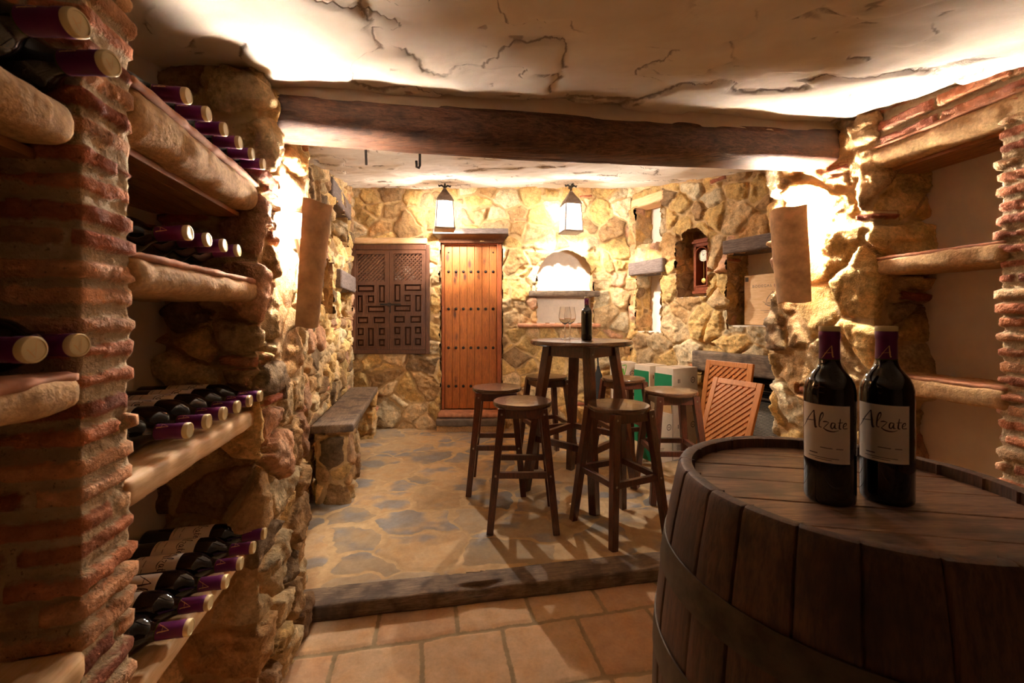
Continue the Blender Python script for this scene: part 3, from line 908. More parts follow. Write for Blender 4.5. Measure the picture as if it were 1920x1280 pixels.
ordn = ['nearest the brick pillar', 'second from the brick pillar', 'third from the brick pillar', 'fourth from the brick pillar', 'fifth from the brick pillar', 'farthest from the brick pillar']
def row(g, text, n, y0, dy, zc, xa, xb, rolls, names, tilt=0):
    for i in range(n):
        Yc = y0+dy*i; Xc = xa+xb*Yc
        lay(text+names[i], g, CX+F*Xc/Yc, 0, zc, rolls[i], tilt, D=Yc)
row('bottles on the top shelf of the far left alcove', 'purple-capped wine bottle lying on the highest left alcove shelf, ', 6, .838, .0745, 1.7045, -.482, -.182, [.6]*6, ordn)
row('bottles on the second shelf of the far left alcove', 'purple-capped wine bottle tilted on the second left shelf, ', 4, .862, .0755, 1.441, -.475, -.203, [.9]*4, ordn[:3]+['fourth and last from the pillar'], .085)
row('bottles on the third shelf of the far left alcove', 'wine bottle lying label-up in the left row at bench height, ', 6, .850, .0745, 1.0455, -.4675, -.2043, [.25]*6, ordn)
row('bottles on the lowest shelf of the far left alcove', 'wine bottle lying on the lowest left shelf near the floor, ', 6, .858, .0745, .6475, -.494, -.176, [.55, .75, 1.05, .35, .15, .1], ordn)
g = 'bottles on the top near left shelf'
lay('largest-looking purple wine bottle neck in the upper left corner of the photo', g, 150, 48, 1.602, .6, D=.482, ax=(.98, .06, 0))
lay('purple wine bottle neck beside the pillar top, second in the upper left corner', g, 210, 105, 1.602, .6, D=.558, ax=(.98, .03, 0))
g = 'bottles on the middle near left shelf'
lay('purple wine bottle neck at the left edge on the middle near shelf', g, 66, 675, 1.233, .6, D=.490, ax=(.98, .05, 0))
lay('purple wine bottle neck touching the pillar on the middle near shelf', g, 151, 667, 1.233, .6, D=.570, ax=(.98, .03, 0))

# two bottles standing on the barrel, one on the table
BZ = .954
put_bottle('standing wine bottle on the barrel top, the left of the pair', 'bottles on the barrel', (.552, .742, BZ+.001), roll=math.radians(-50))
put_bottle('standing wine bottle on the barrel top, the right of the pair', 'bottles on the barrel', (.651, .742, BZ+.001), roll=math.radians(-52))
o = put_bottle('single dark wine bottle standing on the round bar table by two glasses', None, (.523, 2.99, 1.1135), roll=math.radians(150))

# ------------------------------------------------------------------ shelves
def shelf(name, label, line, y0, y1, ztop, th, depth, mat, seed, proud=.012, nl=NL, rad=.5, amp=.006, tile=True, under=None, boards=False):
    p0, p1 = Vector((line(y0), y0, 0)), Vector((line(y1), y1, 0))
    dr = (p1-p0).normalized(); L = (p1-p0).length
    nl = Vector(nl)
    c = (p0+p1)/2+nl*(proud-depth/2)
    root = thing(name, label, 'shelf', (c.x, c.y, ztop-th), math.atan2(dr.y, dr.x), 'masonry shelves')
    rough_box('shelf_slab', (0, 0, th/2), (L, depth, th), M[mat], 0, .010, amp, seed, root, .05, th*rad)
    lf = -1 if (Matrix.Rotation(root.rotation_euler.z, 3, 'Z') @ Vector((0, 1, 0))).dot(nl) < 0 else 1
    if tile: rough_box('tile_edging', (0, lf*(depth/2-.034), th-.001), (L*.985, .062, .014), M['claytile'], 0, .010, .005, seed+7, root, .04, .006)
    if boards:
        mb = MB()
        n = 7
        for k in range(n): mb.box((0, lf*(-depth/2+.02+(depth-.075)*(k+.5)/n), -.007), (L*.985, (depth-.075)/n-.003, .014))
        mb.build('boards', M['boards'], root, bevel=.001)
    return root
AY0, AY1 = .69, 1.265
shelf('alcove_shelf', 'thick rendered shelf with boarded underside, highest in the far left alcove', LW, AY0, AY1, 1.662, .085, .33, 'shelfstone', 1, boards=True)
shelf('alcove_shelf', 'thick rendered shelf, second from top in the far left alcove', LW, AY0, AY1, 1.375, .060, .33, 'shelfstone', 2)
shelf('alcove_shelf', 'bare wooden-toned shelf carrying six label-up bottles in the far left alcove', LW, AY0, AY1, 1.003, .048, .33, 'caseboard', 3, tile=False, proud=.002, rad=.25, amp=.003)
shelf('alcove_shelf', 'lowest pale shelf near the floor in the far left alcove', LW, AY0, AY1, .604, .045, .33, 'caseboard', 4, tile=False, proud=-.028, rad=.25, amp=.003)
shelf('alcove_shelf', 'blurred rounded shelf at the upper left edge holding two bottles', LW, .10, .592, 1.558, .060, .33, 'shelfstone', 5, tile=False, rad=.49, boards=True)
shelf('alcove_shelf', 'blurred shelf at the left edge holding two bottles at mid height', LW, .10, .592, 1.190, .045, .33, 'shelfstone', 6, rad=.4)
shelf('alcove_shelf', 'empty pale shelf in the lower left corner of the photo', LW, .10, .592, .812, .045, .33, 'caseboard', 7, tile=False, rad=.25)
NRW = (-.989, -.148, 0)
shelf('alcove_shelf', 'empty rendered shelf with pink tile top, middle of the right alcove', RW, 1.285, 1.695, 1.500, .062, .23, 'shelfstone', 8, nl=NRW, rad=.3)
shelf('alcove_shelf', 'empty rendered shelf behind the barrel bottles, low in the right alcove', RW, 1.285, 1.695, 1.052, .066, .23, 'shelfstone', 9, nl=NRW, rad=.3)
shelf('alcove_shelf', 'rendered lintel shelf with wooden underside roofing the right alcove', RW, 1.20, 1.72, 1.940, .085, .23, 'shelfstone', 10, nl=NRW, rad=.35, boards=True)

# ------------------------------------------------------------------ barrel
bx_, by_ = .612, .785
root = thing('wine_barrel', 'big old oak barrel with iron hoops carrying two bottles', 'barrel', (bx_, by_, 0))
def br(z): t = (z-.4875)/.4875; return .336-.050*t*t-.004*t**4
NST, SUB = 22, 8
mb = MB()
zs = [.0, .02, .06, .1, .2, .3, .4, .5, .6, .7, .8, .88, .94, .968, .975]
rows = [(br(z)-(.003 if z in (.0, .975) else 0), z) for z in zs]+[(br(.975)-.010, .9765), (br(.975)-.024, .974), (br(.95)-.030, .950), (br(.95)-.030, .925)]
rg = random.Random(5)
wid = [rg.uniform(.8, 1.25) for _ in range(NST)]; tot = sum(wid); acc = 0; angs = []
for w in wid:
    for k in range(SUB): angs.append(((acc+w*(0, .035, .07, .25, .5, .75, .93, .965)[k])/tot*2*PI, k))
    acc += w
offs = [rg.uniform(-.0015, .0015) for _ in range(NST)]
vs = []
for r, z in rows:
    for i, (a, k) in enumerate(angs):
        st = i//SUB
        rr = r-(.005 if k == 0 else .0006 if k in (1, 7) else 0)+offs[st]*(1 if k else 0)
        vs.append((rr*math.cos(a), rr*math.sin(a), z))
n = len(angs)
mb.add(vs, [(i*n+k, i*n+(k+1) % n, (i+1)*n+(k+1) % n, (i+1)*n+k) for i in range(len(rows)-1) for k in range(n)])
stv = mb.build('staves', M['stave'], root, True)
hd = MB(); R_ = .258; ang = math.atan2(-.2, 1)
cuts = [-R_, -.165, -.075, .02, .105, .185, R_]
for i, (c0, c1) in enumerate(zip(cuts, cuts[1:])):
    c0 += .0012; c1 -= .0012
    pl = []
    for k in range(13):
        v_ = c0+(c1-c0)*k/12; pl.append((math.sqrt(max(R_*R_-v_*v_, 0)), v_))
    pl += [(-x, y) for x, y in reversed(pl)]
    hz = BZ-.0005*(i % 2)
    hd.prism(pl, lambda x, y, h: (x*math.cos(ang)-y*math.sin(ang), x*math.sin(ang)+y*math.cos(ang), h), .930, hz)
hd.build('head', M['head'], root, bevel=.0012)
for zc in (.805, .640, .335, .170):
    h0, h1 = zc-.029, zc+.029
    mb = MB().lathe([(br(h0)+.0005, h0), (br(h0)+.0032, h0), (br(zc)+.0034, zc), (br(h1)+.0032, h1), (br(h1)+.0005, h1)], 96, cap0=False, cap1=False)
    hp = mb.build('hoop', M['hoop'], root, True)
    mb = MB()
    for da, dz in ((0, -.012), (0, .012), (.09, .0)):
        a = 3.75+da+zc
        r = br(zc)+.0034
        mb.lathe([(.006, 0), (.005, .002), (.002, .003)], 10)
        nv_ = 30
        base = len(mb.v)-nv_
        R3 = Vector((0, 0, 1)).rotation_difference(Vector((math.cos(a), math.sin(a), 0)))
        for q in range(base, len(mb.v)):
            p = R3 @ Vector(mb.v[q]) + Vector((r*math.cos(a), r*math.sin(a), zc+dz)); mb.v[q] = tuple(p)
    mb.build('rivet', M['steel'], hp, True)

# ------------------------------------------------------------------ stools and table
def make_stool():
    r = thing('bar_stool', 'x', 'bar stool')
    MB().lathe([(.15,.682),(.172,.684),(.1755,.692),(.1755,.702),(.172,.709),(.160,.7105)], 40).build('seat', M['seat'], r, True)
    b, t = .185, .118
    for sx in (-1, 1):
        for sy in (-1, 1):
            MB().bar((sx*b, sy*b, 0), (sx*t, sy*t, .684), .038, .044, side=(1, 0, 0)).build('leg', M['stool'], r, bevel=.003)
    k = lambda z: b+(t-b)*z/.684
    for d in ((1, 0), (-1, 0), (0, 1), (0, -1)):
        z = .318; e = k(z)
        p0 = (d[0]*e-d[1]*e, d[1]*e-d[0]*e, z); p1 = (d[0]*e+d[1]*e, d[1]*e+d[0]*e, z)
        st = MB().bar(p0, p1, .034, t0=.026, side=(0, 0, 1)).build('stretcher', M['stool'], r, bevel=.002)
        e2 = k(.655)
        p0 = (d[0]*e2-d[1]*e2, d[1]*e2-d[0]*e2, .655); p1 = (d[0]*e2+d[1]*e2, d[1]*e2+d[0]*e2, .655)
        MB().bar(p0, p1, .052, t0=.022, side=(0, 0, 1)).build('apron', M['stool'], r, bevel=.002)
    for sx in (-1, 1):
        for sy in (-1, 1):
            for z in (.318, .655):
                e = k(z)+.0215
                MB().box((sx*k(z), sy*e, z), (.011, .004, .011)).build('bolt', M['steel'], r, bevel=.0015)
    return r
st0 = make_stool()
stools = [
    (-.108, 3.06, 0, 'dark wooden bar stool left of the table, closest to the studded door'),
    (.062, 2.557, 0, 'dark wooden bar stool in front of the table to the left'),
    (.611, 2.45, math.radians(25.4), 'dark wooden bar stool standing corner-first nearest the step'),
    (1.09, 2.93, 0, 'dark wooden bar stool right of the table before the cartons'),
    (.295, 3.63, math.radians(20), 'dark wooden bar stool behind the table below the arched niche'),
    (.922, 3.53, math.radians(14), 'dark wooden bar stool behind the table beside the white cartons')]
for i, (x, y, a, lb_) in enumerate(stools):
    o = st0 if i == 0 else dup(st0)
    o.location = (x, y, UZ); o.rotation_euler = (0, 0, a)
    tag(o, lb_, 'bar stool', 'bar stools around the table')

r = thing('bar_table', 'tall round dark wooden bar table with two wine glasses and a bottle', 'table', (.484, 3.0, UZ), math.radians(48))
MB().lathe([(.30,1.014),(.346,1.016),(.354,1.024),(.354,1.038),(.348,1.0465),(.33,1.0475)], 56).build('tabletop', M['seat'], r, True)
b, t = .276, .160
k = lambda z: b+(t-b)*z/1.014
for sx in (-1, 1):
    for sy in (-1, 1):
        MB().bar((sx*b, sy*b, 0), (sx*t, sy*t, 1.015), .052, .060, side=(1, 0, 0)).build('leg', M['stool'], r, bevel=.004)
        MB().box((sx*k(.965), sy*(k(.965)+.030), .965), (.013, .004, .013)).build('bolt', M['steel'], r, bevel=.0015)
for d in ((1, 0), (-1, 0), (0, 1), (0, -1)):
    for nm, z, w, tt_ in (('stretcher', .365, .042, .03), ('apron', .975, .075, .028)):
        e = k(z)
        p0 = (d[0]*e-d[1]*e, d[1]*e-d[0]*e, z); p1 = (d[0]*e+d[1]*e, d[1]*e+d[0]*e, z)
        MB().bar(p0, p1, w, t0=tt_, side=(0, 0, 1)).build(nm, M['stool'], r, bevel=.002)

def glass_(label, x, y):
    r = thing('wine_glass', label, 'wine glass', (x, y, UZ+1.0485), 0, 'wine glasses on the table')
    outer = [(.0355,0),(.036,.0015),(.022,.004),(.007,.009),(.0042,.02),(.0038,.095),(.006,.106),(.022,.116),(.038,.132),(.0455,.152),(.0455,.172),(.040,.205),(.0355,.235)]
    inner = [(.0347,.235),(.0392,.205),(.0447,.172),(.0447,.152),(.0370,.1335),(.021,.119),(.004,.112)]
    MB().lathe(outer+inner, 40).build('bowl_and_stem', M['glass'], r, True)
    return r
glass_('empty stemmed wine glass on the bar table, the left and nearer one', .385, 3.10)
glass_('empty stemmed wine glass on the bar table, the one close to the bottle', .438, 3.225)

# ------------------------------------------------------------------ bench
r = thing('stone_bench', 'low bench of a grey weathered plank on two stone blocks by the left wall', 'bench', (-1.22, 3.4, UZ))
ori = Vector((-1.22, 3.4, UZ))
rough_box('plank', (-1.304+1.22, 3.468-3.4, .495), (1.55, .262, .052), M['greywood'], math.atan2(.9789, -.2043), .016, .007, 12, r, .09, .010, (5, 1, 1))
def block(poly, seed, z1):
    pts = [(p[0]-ori.x, p[1]-ori.y) for p in poly]+[(poly[0][0]-ori.x, poly[0][1]-ori.y)]
    # path_wall works in world space, so build at z from the floor up
    o = path_wall('stone_block', pts, 0, z1, .010, seed, fld(seed, .17, .026, PALD, 2, U=1, V=.5), M['stone'], parent=r)
    return o
block([(-1.266, 2.76), (-1.312, 2.99), (-1.105, 3.04), (-1.062, 2.775)], 131, .474)
block([(-1.568, 4.22), (-1.612, 4.44), (-1.425, 4.47), (-1.395, 4.25)], 132, .474)

# ------------------------------------------------------------------ roof-tile lamps
M['bulb'] = glow('warm_bulb', (1, .88, .745, 1), SCONCE)
M['bulb_bright'] = glow('brighter_warm_bulb', (1, .88, .745, 1), SCONCE*2.4)
M['bulb_cool'] = glow('lantern_bulb', (1, .92, .82, 1), LANT)
def sconce(label, x, y, z, n, H=.44, r0=.066, r1=.082, lean=.03, bulb='bulb'):
    rz_ = math.atan2(n[1], n[0])+PI/2
    r = thing('roof_tile_lamp', label, 'wall lamp', (x, y, z), rz_, 'roof tile wall lamps')
    mb = MB(); N_, K = 20, 14; th = .013
    vs = []
    for lay_ in (0, 1):
        for j in range(K+1):
            tt = j/K; rr = r0+(r1-r0)*tt-(th if lay_ else 0)
            for i in range(N_+1):
                a = PI+PI*i/N_
                wob = 1+.02*math.sin(3*a+tt*5)
                vs.append((rr*wob*1.06*math.cos(a), rr*wob*math.sin(a)*.95-lean*tt, H*tt+(.004*math.sin(a*4+1) if j in (0, K) else 0)))
    W_ = N_+1; off = (K+1)*W_
    fs = []
    for j in range(K):
        for i in range(N_):
            q = (j*W_+i, j*W_+i+1, (j+1)*W_+i+1, (j+1)*W_+i)
            fs.append(q); fs.append(tuple(off+v for v in reversed(q)))
    for i in range(N_):
        fs.append((i+1, i, off+i, off+i+1)); fs.append((K*W_+i, K*W_+i+1, off+K*W_+i+1, off+K*W_+i))
    for j in range(K):
        fs.append((j*W_, (j+1)*W_, off+(j+1)*W_, off+j*W_)); fs.append(((j+1)*W_+N_, j*W_+N_, off+j*W_+N_, off+(j+1)*W_+N_))
    mb.add(vs, fs).build('clay_tile', M['terracotta'], r, True)
    pl = [( (r0-.012)*math.cos(PI+PI*i/12)*1.06, (r0-.012)*math.sin(PI+PI*i/12)*.95) for i in range(13)]
    MB().prism(pl, lambda x_, y_, h_: (x_, y_, h_), .006, .02).build('base_plate', M['terracotta'], r)
    MB().tube([(0, -.03, .02), (0, -.015, H*.5), (0, .008, H*.72)], .012, 10).build('lamp_holder', M['iron'], r, True)
    MB().lathe([(.012,-.055),(.014,-.035),(.024,-.015),(.0285,.004),(.026,.018),(.014,.030),(.003,.0335)], 14, (0, .008, H*.74+.05)).build('bulb', M[bulb], r, True)
    return r
sconce('lamp made of an upright clay roof tile on the left stone pier', -.812+.06, 1.50+.013, 1.235, NL, .435, .062, .080)
sconce('lamp made of an upright clay roof tile on the right stone pier', 1.39-.062, 2.0-.009, 1.338, Vector((-.989, -.148, 0)), .432, .078, .088, bulb='bulb_bright')

# ------------------------------------------------------------------ lanterns
M['pane'] = pane('lantern_pane', (1, .88, .72, 1), 9, .15)
def lantern(label, x, y, zb):
    r = thing('hanging_lantern', label, 'lantern', (x, y, zb), math.radians(12), 'lanterns before the back wall')
    w0, w1, H = .088, .074, .27
    MB().box((0, 0, .009), (.195, .195, .018)).build('base', M['lanternmetal'], r, bevel=.003)
    MB().box((0, 0, H+.007), (.168, .168, .014)).build('top_rim', M['lanternmetal'], r, bevel=.002)
    mb = MB()
    for sx in (-1, 1):
        for sy in (-1, 1): mb.bar((sx*w0, sy*w0, .018), (sx*w1, sy*w1, H), .010)
    mb.build('frame', M['lanternmetal'], r)
    for k in range(4):
        R2 = Matrix.Rotation(k*PI/2, 3, 'Z')
        vs = [R2 @ Vector(p) for p in ((-w0+.004, -w0, .018), (w0-.004, -w0, .018), (w1-.004, -w1, H), (-w1+.004, -w1, H))]
        MB().add(vs, [(0, 1, 2, 3)]).build('pane', M['pane'], r)
    mb = MB()
    prof = [(.082, H+.014), (.062, H+.055), (.036, H+.095), (.020, H+.125), (.012, H+.135)]
    for i in range(len(prof)-1):
        (a0, z0_), (a1, z1_) = prof[i], prof[i+1]
        vs = [(-a0,-a0,z0_),(a0,-a0,z0_),(a0,a0,z0_),(-a0,a0,z0_),(-a1,-a1,z1_),(a1,-a1,z1_),(a1,a1,z1_),(-a1,a1,z1_)]
        mb.add(vs, [(0,1,5,4),(1,2,6,5),(2,3,7,6),(3,0,4,7)])
    mb.box((0, 0, H+.137), (.03, .03, .01)).build('roof', M['lanternmetal'], r)
    zc = ceil_z(np.array([y]))[0]-zb-.01
    mb = MB()
    n = max(2, int((zc-H-.15)/.035))
    for i in range(n+1):
        z = H+.15+(zc-.03-H-.15)*i/n
        pts = [(math.cos(a)*.010*(i % 2), math.cos(a)*.010*(1-i % 2), z+math.sin(a)*.020) for a in [2*PI*q/10 for q in range(10)]]
        mb.tube(pts, .0028, 6, True)
    mb.build('chain', M['iron'], r, True)
    mb = MB()
    for a in range(4):
        R2 = Matrix.Rotation(a*PI/2, 3, 'Z')
        mb.tube([R2 @ Vector(p) for p in ((0, 0, zc-.03), (.03, 0, zc-.012), (.055, 0, zc-.02), (.062, 0, zc-.006))], [.009, .010, .010, .004], 8)
    mb.build('ceiling_hook', M['iron'], r, True)
    MB().lathe([(.012,-.05),(.013,-.03),(.022,-.014),(.027,.004),(.024,.018),(.012,.028),(.003,.031)], 14, (0, 0, .222)).build('bulb', M['bulb_cool'], r, True)
    sp = bpy.data.lights.new('added_shadow_spot', 'SPOT'); sp.energy = 58; sp.color = (1, .90, .78); sp.spot_size = math.radians(150); sp.spot_blend = .25; sp.shadow_soft_size = .014  # added unseen spot; the bulb alone throws too weak floor shadows
    so = bpy.data.objects.new('added_shadow_spot', sp); COL.objects.link(so); so.parent = r; so.location = (0, 0, .155)
lantern('square metal lantern hanging before the left end of the door crown', -.663, 4.20, 2.128)
lantern('square metal lantern hanging above the arched niche', .58, 4.20, 2.10)

# ------------------------------------------------------------------ iron hooks from the beam
o = MB().tube([(-.703, 2.05, 2.175), (-.703, 2.05, 2.08), (-.700, 2.05, 2.003)], .006, 8).build('iron_rod', M['iron'], None, True)
tag(o, 'short straight iron rod hanging behind the beam, left one', 'hook', 'iron hooks behind the beam')
o = MB().tube([(-.443, 2.05, 2.175), (-.443, 2.05, 2.08), (-.443, 2.05, 2.0), (-.448, 2.05, 1.988), (-.458, 2.05, 1.992), (-.460, 2.05, 2.022)], .0065, 8).build('iron_hook', M['iron'], None, True)
tag(o, 'iron rod with a turned-up hook end hanging behind the beam', 'hook', 'iron hooks behind the beam')

# ------------------------------------------------------------------ door
dx0, dx1 = -.770, -.112
yd = YB+.05
r = thing('door_1', 'tall knotty pine plank door with rows of iron studs in the back wall', 'door', ((dx0+dx1)/2, yd, DZ0), kind='structure')
Wd, Hd = dx1-dx0, 2.092-DZ0
mb = MB(); np_ = 7; wl = Wd-.085
for k in range(np_): mb.box((-Wd/2+.03+wl*(k+.5)/np_, .015, Hd/2), (wl/np_-.0022, .03, Hd-.01))
mb.build('leaf', M['door'], r, bevel=.003)
mb = MB(); mb.box((-Wd/2+.014, .0, Hd/2), (.028, .07, Hd)); mb.box((Wd/2-.026, -.005, Hd/2), (.052, .08, Hd)); mb.box((0, .0, Hd-.012), (Wd, .07, .024))
mb.build('frame', M['doorframe'], r, bevel=.004)
for pyk in (473, 509, 579, 652, 724):
    z = HC+(CY-pyk)*(yd-.01)/F-DZ0
    for k in range(7):
        x = -Wd/2+.03+wl*(k+.5)/np_
        mb = MB(); R3 = Matrix.Rotation(PI/2, 3, 'X')
        s = .55 if pyk == 473 else 1
        for (rr, hh) in ((0, 0),): pass
        pr = [(.0165*s, 0), (.0158*s, .005*s), (.0105*s, .0105*s), (.003*s, .0135*s)]
        mb.lathe(pr, 10)
        mb.v = [tuple(R3 @ Vector(p)+Vector((x, 0, z))) for p in mb.v]
        if pyk != 473 or k in (0, 6): mb.build('stud', M['iron'], r, True)
# moulded crown over the door
r2 = thing('door_crown', 'dark moulded wooden crown shelf above the studded door', 'lintel', (-.44, YB, 2.08), kind='structure')
mb = MB()
cp_ = [(.345, .02, 0), (.350, .03, .02), (.357, .05, .04), (.370, .085, .055), (.388, .125, .066), (.392, .14, .072)]
for (a0, d0, z0_), (a1, d1, z1_) in zip(cp_, cp_[1:]):
    vs = [(-a0, -d0, z0_), (a0, -d0, z0_), (a0, .04, z0_), (-a0, .04, z0_), (-a1, -d1, z1_), (a1, -d1, z1_), (a1, .04, z1_), (-a1, .04, z1_)]
    mb.add(vs, [(0,3,2,1),(4,5,6,7),(0,1,5,4),(1,2,6,5),(2,3,7,6),(3,0,4,7)])
mb.build('cove', M['shutter'], r2)
MB().box((0, -.055, .102), (.80, .19, .058)).build('top_board', M['lintelwood'], r2, bevel=.006)
# threshold
o = rough_box('trim_2', (-.44, YB-.03, .232), (.70, .22, .05), M['claytile'], 0, .02, .006, 61, nscale=.07, rad=.012); tag(o, 'tiled door sill under the studded door', 'trim', kind='structure')
o = rough_box('trim_3', (-.44, YB-.06, .165), (.72, .26, .075), M['slab'], .01, .016, .016, 62, nscale=.09, rad=.018); tag(o, 'rough dark slate step under the door sill', 'trim', kind='structure')
o = rough_box('trim_4', (-.44, YB-.03, .095), (.72, .24, .09), M['shelfstone'], 0, .016, .012, 63, nscale=.09, rad=.018); tag(o, 'mortared stone base of the door step', 'trim', kind='structure')

# ------------------------------------------------------------------ carved shutters
ysh = YB-.03
zx = lambda a: (640+a/5.333-CX)*ysh/F
zy = lambda b_: HC+(CY-(440+b_/5.333))*ysh/F
r = thing('carved_shutter', 'dark carved double shutters with lattice tops in the back wall', 'shutters', ((zx(100)+zx(885))/2, ysh, zy(1190)))
o_ = Vector((r.location.x, r.location.y, r.location.z))
def zbox(mb, a0, b0, a1, b1, y0, y1):
    x0, x1, z1, z0_ = zx(a0)-o_.x, zx(a1)-o_.x, zy(b0)-o_.z, zy(b1)-o_.z
    return mb.box(((x0+x1)/2, (y0+y1)/2, (z0_+z1)/2), (x1-x0, y1-y0, z1-z0_))
mb = MB()
for q in ((100,100,147,1190),(848,100,885,1190),(147,100,848,152),(147,1150,848,1190)): zbox(mb, *q, -.022, .05)
mb.build('frame', M['shutter'], r, bevel=.004)
leafs = [((149,155,484,1148), (162,195,440,465), [(162,500,340,575),(375,500,445,682),(162,602,225,780),(262,602,340,682),(262,706,445,780),(162,815,280,890),(322,815,445,890),(162,925,235,1010),(265,925,335,1115),(375,925,445,1008),(162,1040,235,1115),(375,1036,445,1115)]),
         ((487,155,846,1148), (528,190,806,460), [(528,492,600,672),(630,492,806,567),(630,596,702,672),(736,596,806,772),(528,698,702,772),(528,806,642,885),(688,806,806,885),(528,914,600,1000),(634,914,706,1108),(734,912,806,994),(528,1030,600,1110),(734,1026,806,1108)])]
for (lx0, ly0, lx1, ly1), lat, pans in leafs:
    mb = MB()
    allp = [lat]+pans
    xs = sorted({lx0, lx1}|{p[0] for p in allp}|{p[2] for p in allp}); ys_ = sorted({ly0, ly1}|{p[1] for p in allp}|{p[3] for p in allp})
    for j in range(len(ys_)-1):
        run = None
        for i in range(len(xs)):
            free = False
            if i < len(xs)-1:
                cx_, cy_ = (xs[i]+xs[i+1])/2, (ys_[j]+ys_[j+1])/2
                free = not any(p[0] < cx_ < p[2] and p[1] < cy_ < p[3] for p in allp)
            if free and run is None: run = xs[i]
            if not free and run is not None:
                zbox(mb, run, ys_[j], xs[i], ys_[j+1], -.016, .02); run = None
    lf = mb.build('leaf', M['shutter'], r)
    mb = MB(); zbox(mb, lx0, lat[3]+5, lx1, ly1, .008, .016); mb.build('backing', M['shutter'], lf)
    for p in pans:
        mb = MB()
        m_ = 7
        x0, x1, z1, z0_ = zx(p[0])-o_.x, zx(p[2])-o_.x, zy(p[1])-o_.z, zy(p[3])-o_.z
        i1, i2 = .006, min(.022, (x1-x0)*.36, (z1-z0_)*.36)
        vs = []
        for ins, y in ((i1, .010), (i1+.004, .004), (i2, -.010)):
            vs += [(x0+ins, y, z0_+ins), (x1-ins, y, z0_+ins), (x1-ins, y, z1-ins), (x0+ins, y, z1-ins)]
        fs = [(8, 9, 10, 11)]
        for q in (0, 4): fs += [(q+i, q+(i+1) % 4, q+4+(i+1) % 4, q+4+i) for i in range(4)]
        mb.add(vs, fs).build('panel', M['shutter'], lf)
        mb = MB()
        for e0 in ((x0, z0_, x1, z0_+.005), (x0, z1-.005, x1, z1), (x0, z0_+.005, x0+.005, z1-.005), (x1-.005, z0_+.005, x1, z1-.005)):
            mb.box(((e0[0]+e0[2])/2, -.014, (e0[1]+e0[3])/2), (e0[2]-e0[0], .014, e0[3]-e0[1]))
        mb.build('moulding', M['shutter'], lf)
    mb = MB()
    x0, x1, z1, z0_ = zx(lat[0])-o_.x, zx(lat[2])-o_.x, zy(lat[1])-o_.z, zy(lat[3])-o_.z
    def clip_diag(sgn, c):   # x + sgn*z = c inside the rectangle
        pts = []
        for x in (x0, x1):
            z = (c-x)*sgn
            if z0_ <= z <= z1: pts.append((x, z))
        for z in (z0_, z1):
            x = c-sgn*z
            if x0 < x < x1: pts.append((x, z))
        return (pts[0], pts[1]) if len(pts) >= 2 else None
    for sgn in (1, -1):
        lo = min(x0+sgn*z0_, x0+sgn*z1); hi = max(x1+sgn*z0_, x1+sgn*z1)
        c = lo+.02
        while c < hi:
            s_ = clip_diag(sgn, c)
            if s_: mb.bar((s_[0][0], .000+.004*sgn, s_[0][1]), (s_[1][0], .000+.004*sgn, s_[1][1]), .015, t0=.007, side=(s_[1][1]-s_[0][1], 0, s_[0][0]-s_[1][0]))
            c += .042
    mb.build('lattice', M['shutter'], lf)
mb = MB(); zbox(mb, 392, 688, 600, 708, -.022, -.010); zbox(mb, 470, 680, 500, 716, -.026, -.008)
bl_ = mb.build('latch_bolt', M['iron'], r, bevel=.003)
mb = MB(); mb.tube([((zx(497)-o_.x), -.03, zy(710)-o_.z), (zx(497)-o_.x, -.034, zy(745)-o_.z), (zx(492)-o_.x, -.03, zy(780)-o_.z)], [.004, .006, .009], 8); mb.build('latch_tongue', M['iron'], bl_, True)

# ------------------------------------------------------------------ clock, wine case, heater in the rear right wall
def wl_(s, k, z=0): p = CR+TR*s+NR*k; return Vector((p[0], p[1], z))
RWZ = math.atan2(TR[1], TR[0])           # local +x along the wall towards the viewer, local -y into the room
p = wl_(.86, -.135)
r = thing('wall_clock', 'small mahogany pendulum clock in the arched stone niche', 'clock', (p.x, p.y, 1.515), RWZ)
w, H = .175, .44
mb = MB()
mb.box((-w/2+.013, 0, H/2), (.026, .12, H)); mb.box((w/2-.013, 0, H/2), (.026, .12, H)); mb.box((0, .05, H/2), (w, .02, H))
mb.box((0, 0, .02), (w, .12, .04)); mb.box((0, 0, H-.015), (w, .12, .03))
mb.box((0, 0, -.012), (w+.02, .135, .024)); mb.build('case', M['clockwood'], r, bevel=.003)
mb = MB(); mb.box((0, 0, H+.012), (w+.03, .14, .024)); mb.box((0, 0, H+.032), (w+.006, .125, .018)); mb.build('pediment', M['clockwood'], r, bevel=.004)
mb = MB()
pts = [(math.cos(a)*.062, -.062, H-.10+math.sin(a)*.062) for a in [PI*k/16 for k in range(17)]]
mb.tube(pts, .007, 8); mb.bar((-.062, -.062, .045), (-.062, -.062, H-.10), .012); mb.bar((.062, -.062, .045), (.062, -.062, H-.10), .012); mb.bar((-.062, -.062, .045), (.062, -.062, .045), .012)
mb.build('door_frame', M['clockwood'], r)
mb = MB(); R3 = Matrix.Rotation(PI/2, 3, 'X')
mb.lathe([(.052, 0), (.052, .006), (.046, .008), (.001, .008)], 36); mb.v = [tuple(R3 @ Vector(q)+Vector((0, -.030, H-.115))) for q in mb.v]
dl = mb.build('dial', M['dial'], r, True)
mb = MB()
for k in range(12):
    a = k*PI/6; c_, s_ = math.sin(a), math.cos(a)
    mb.bar((c_*.036, -.0388, H-.115+s_*.036), (c_*.045, -.0388, H-.115+s_*.045), .0035, t0=.0008)
mb.build('hour_marks', M['ink'], dl)
MB().bar((0, -.040, H-.115), (.020, -.040, H-.100), .004, .002, t0=.001).bar((0, -.0405, H-.115), (-.006, -.0405, H-.078), .0035, .0015, t0=.001).build('hand', M['ink'], dl)
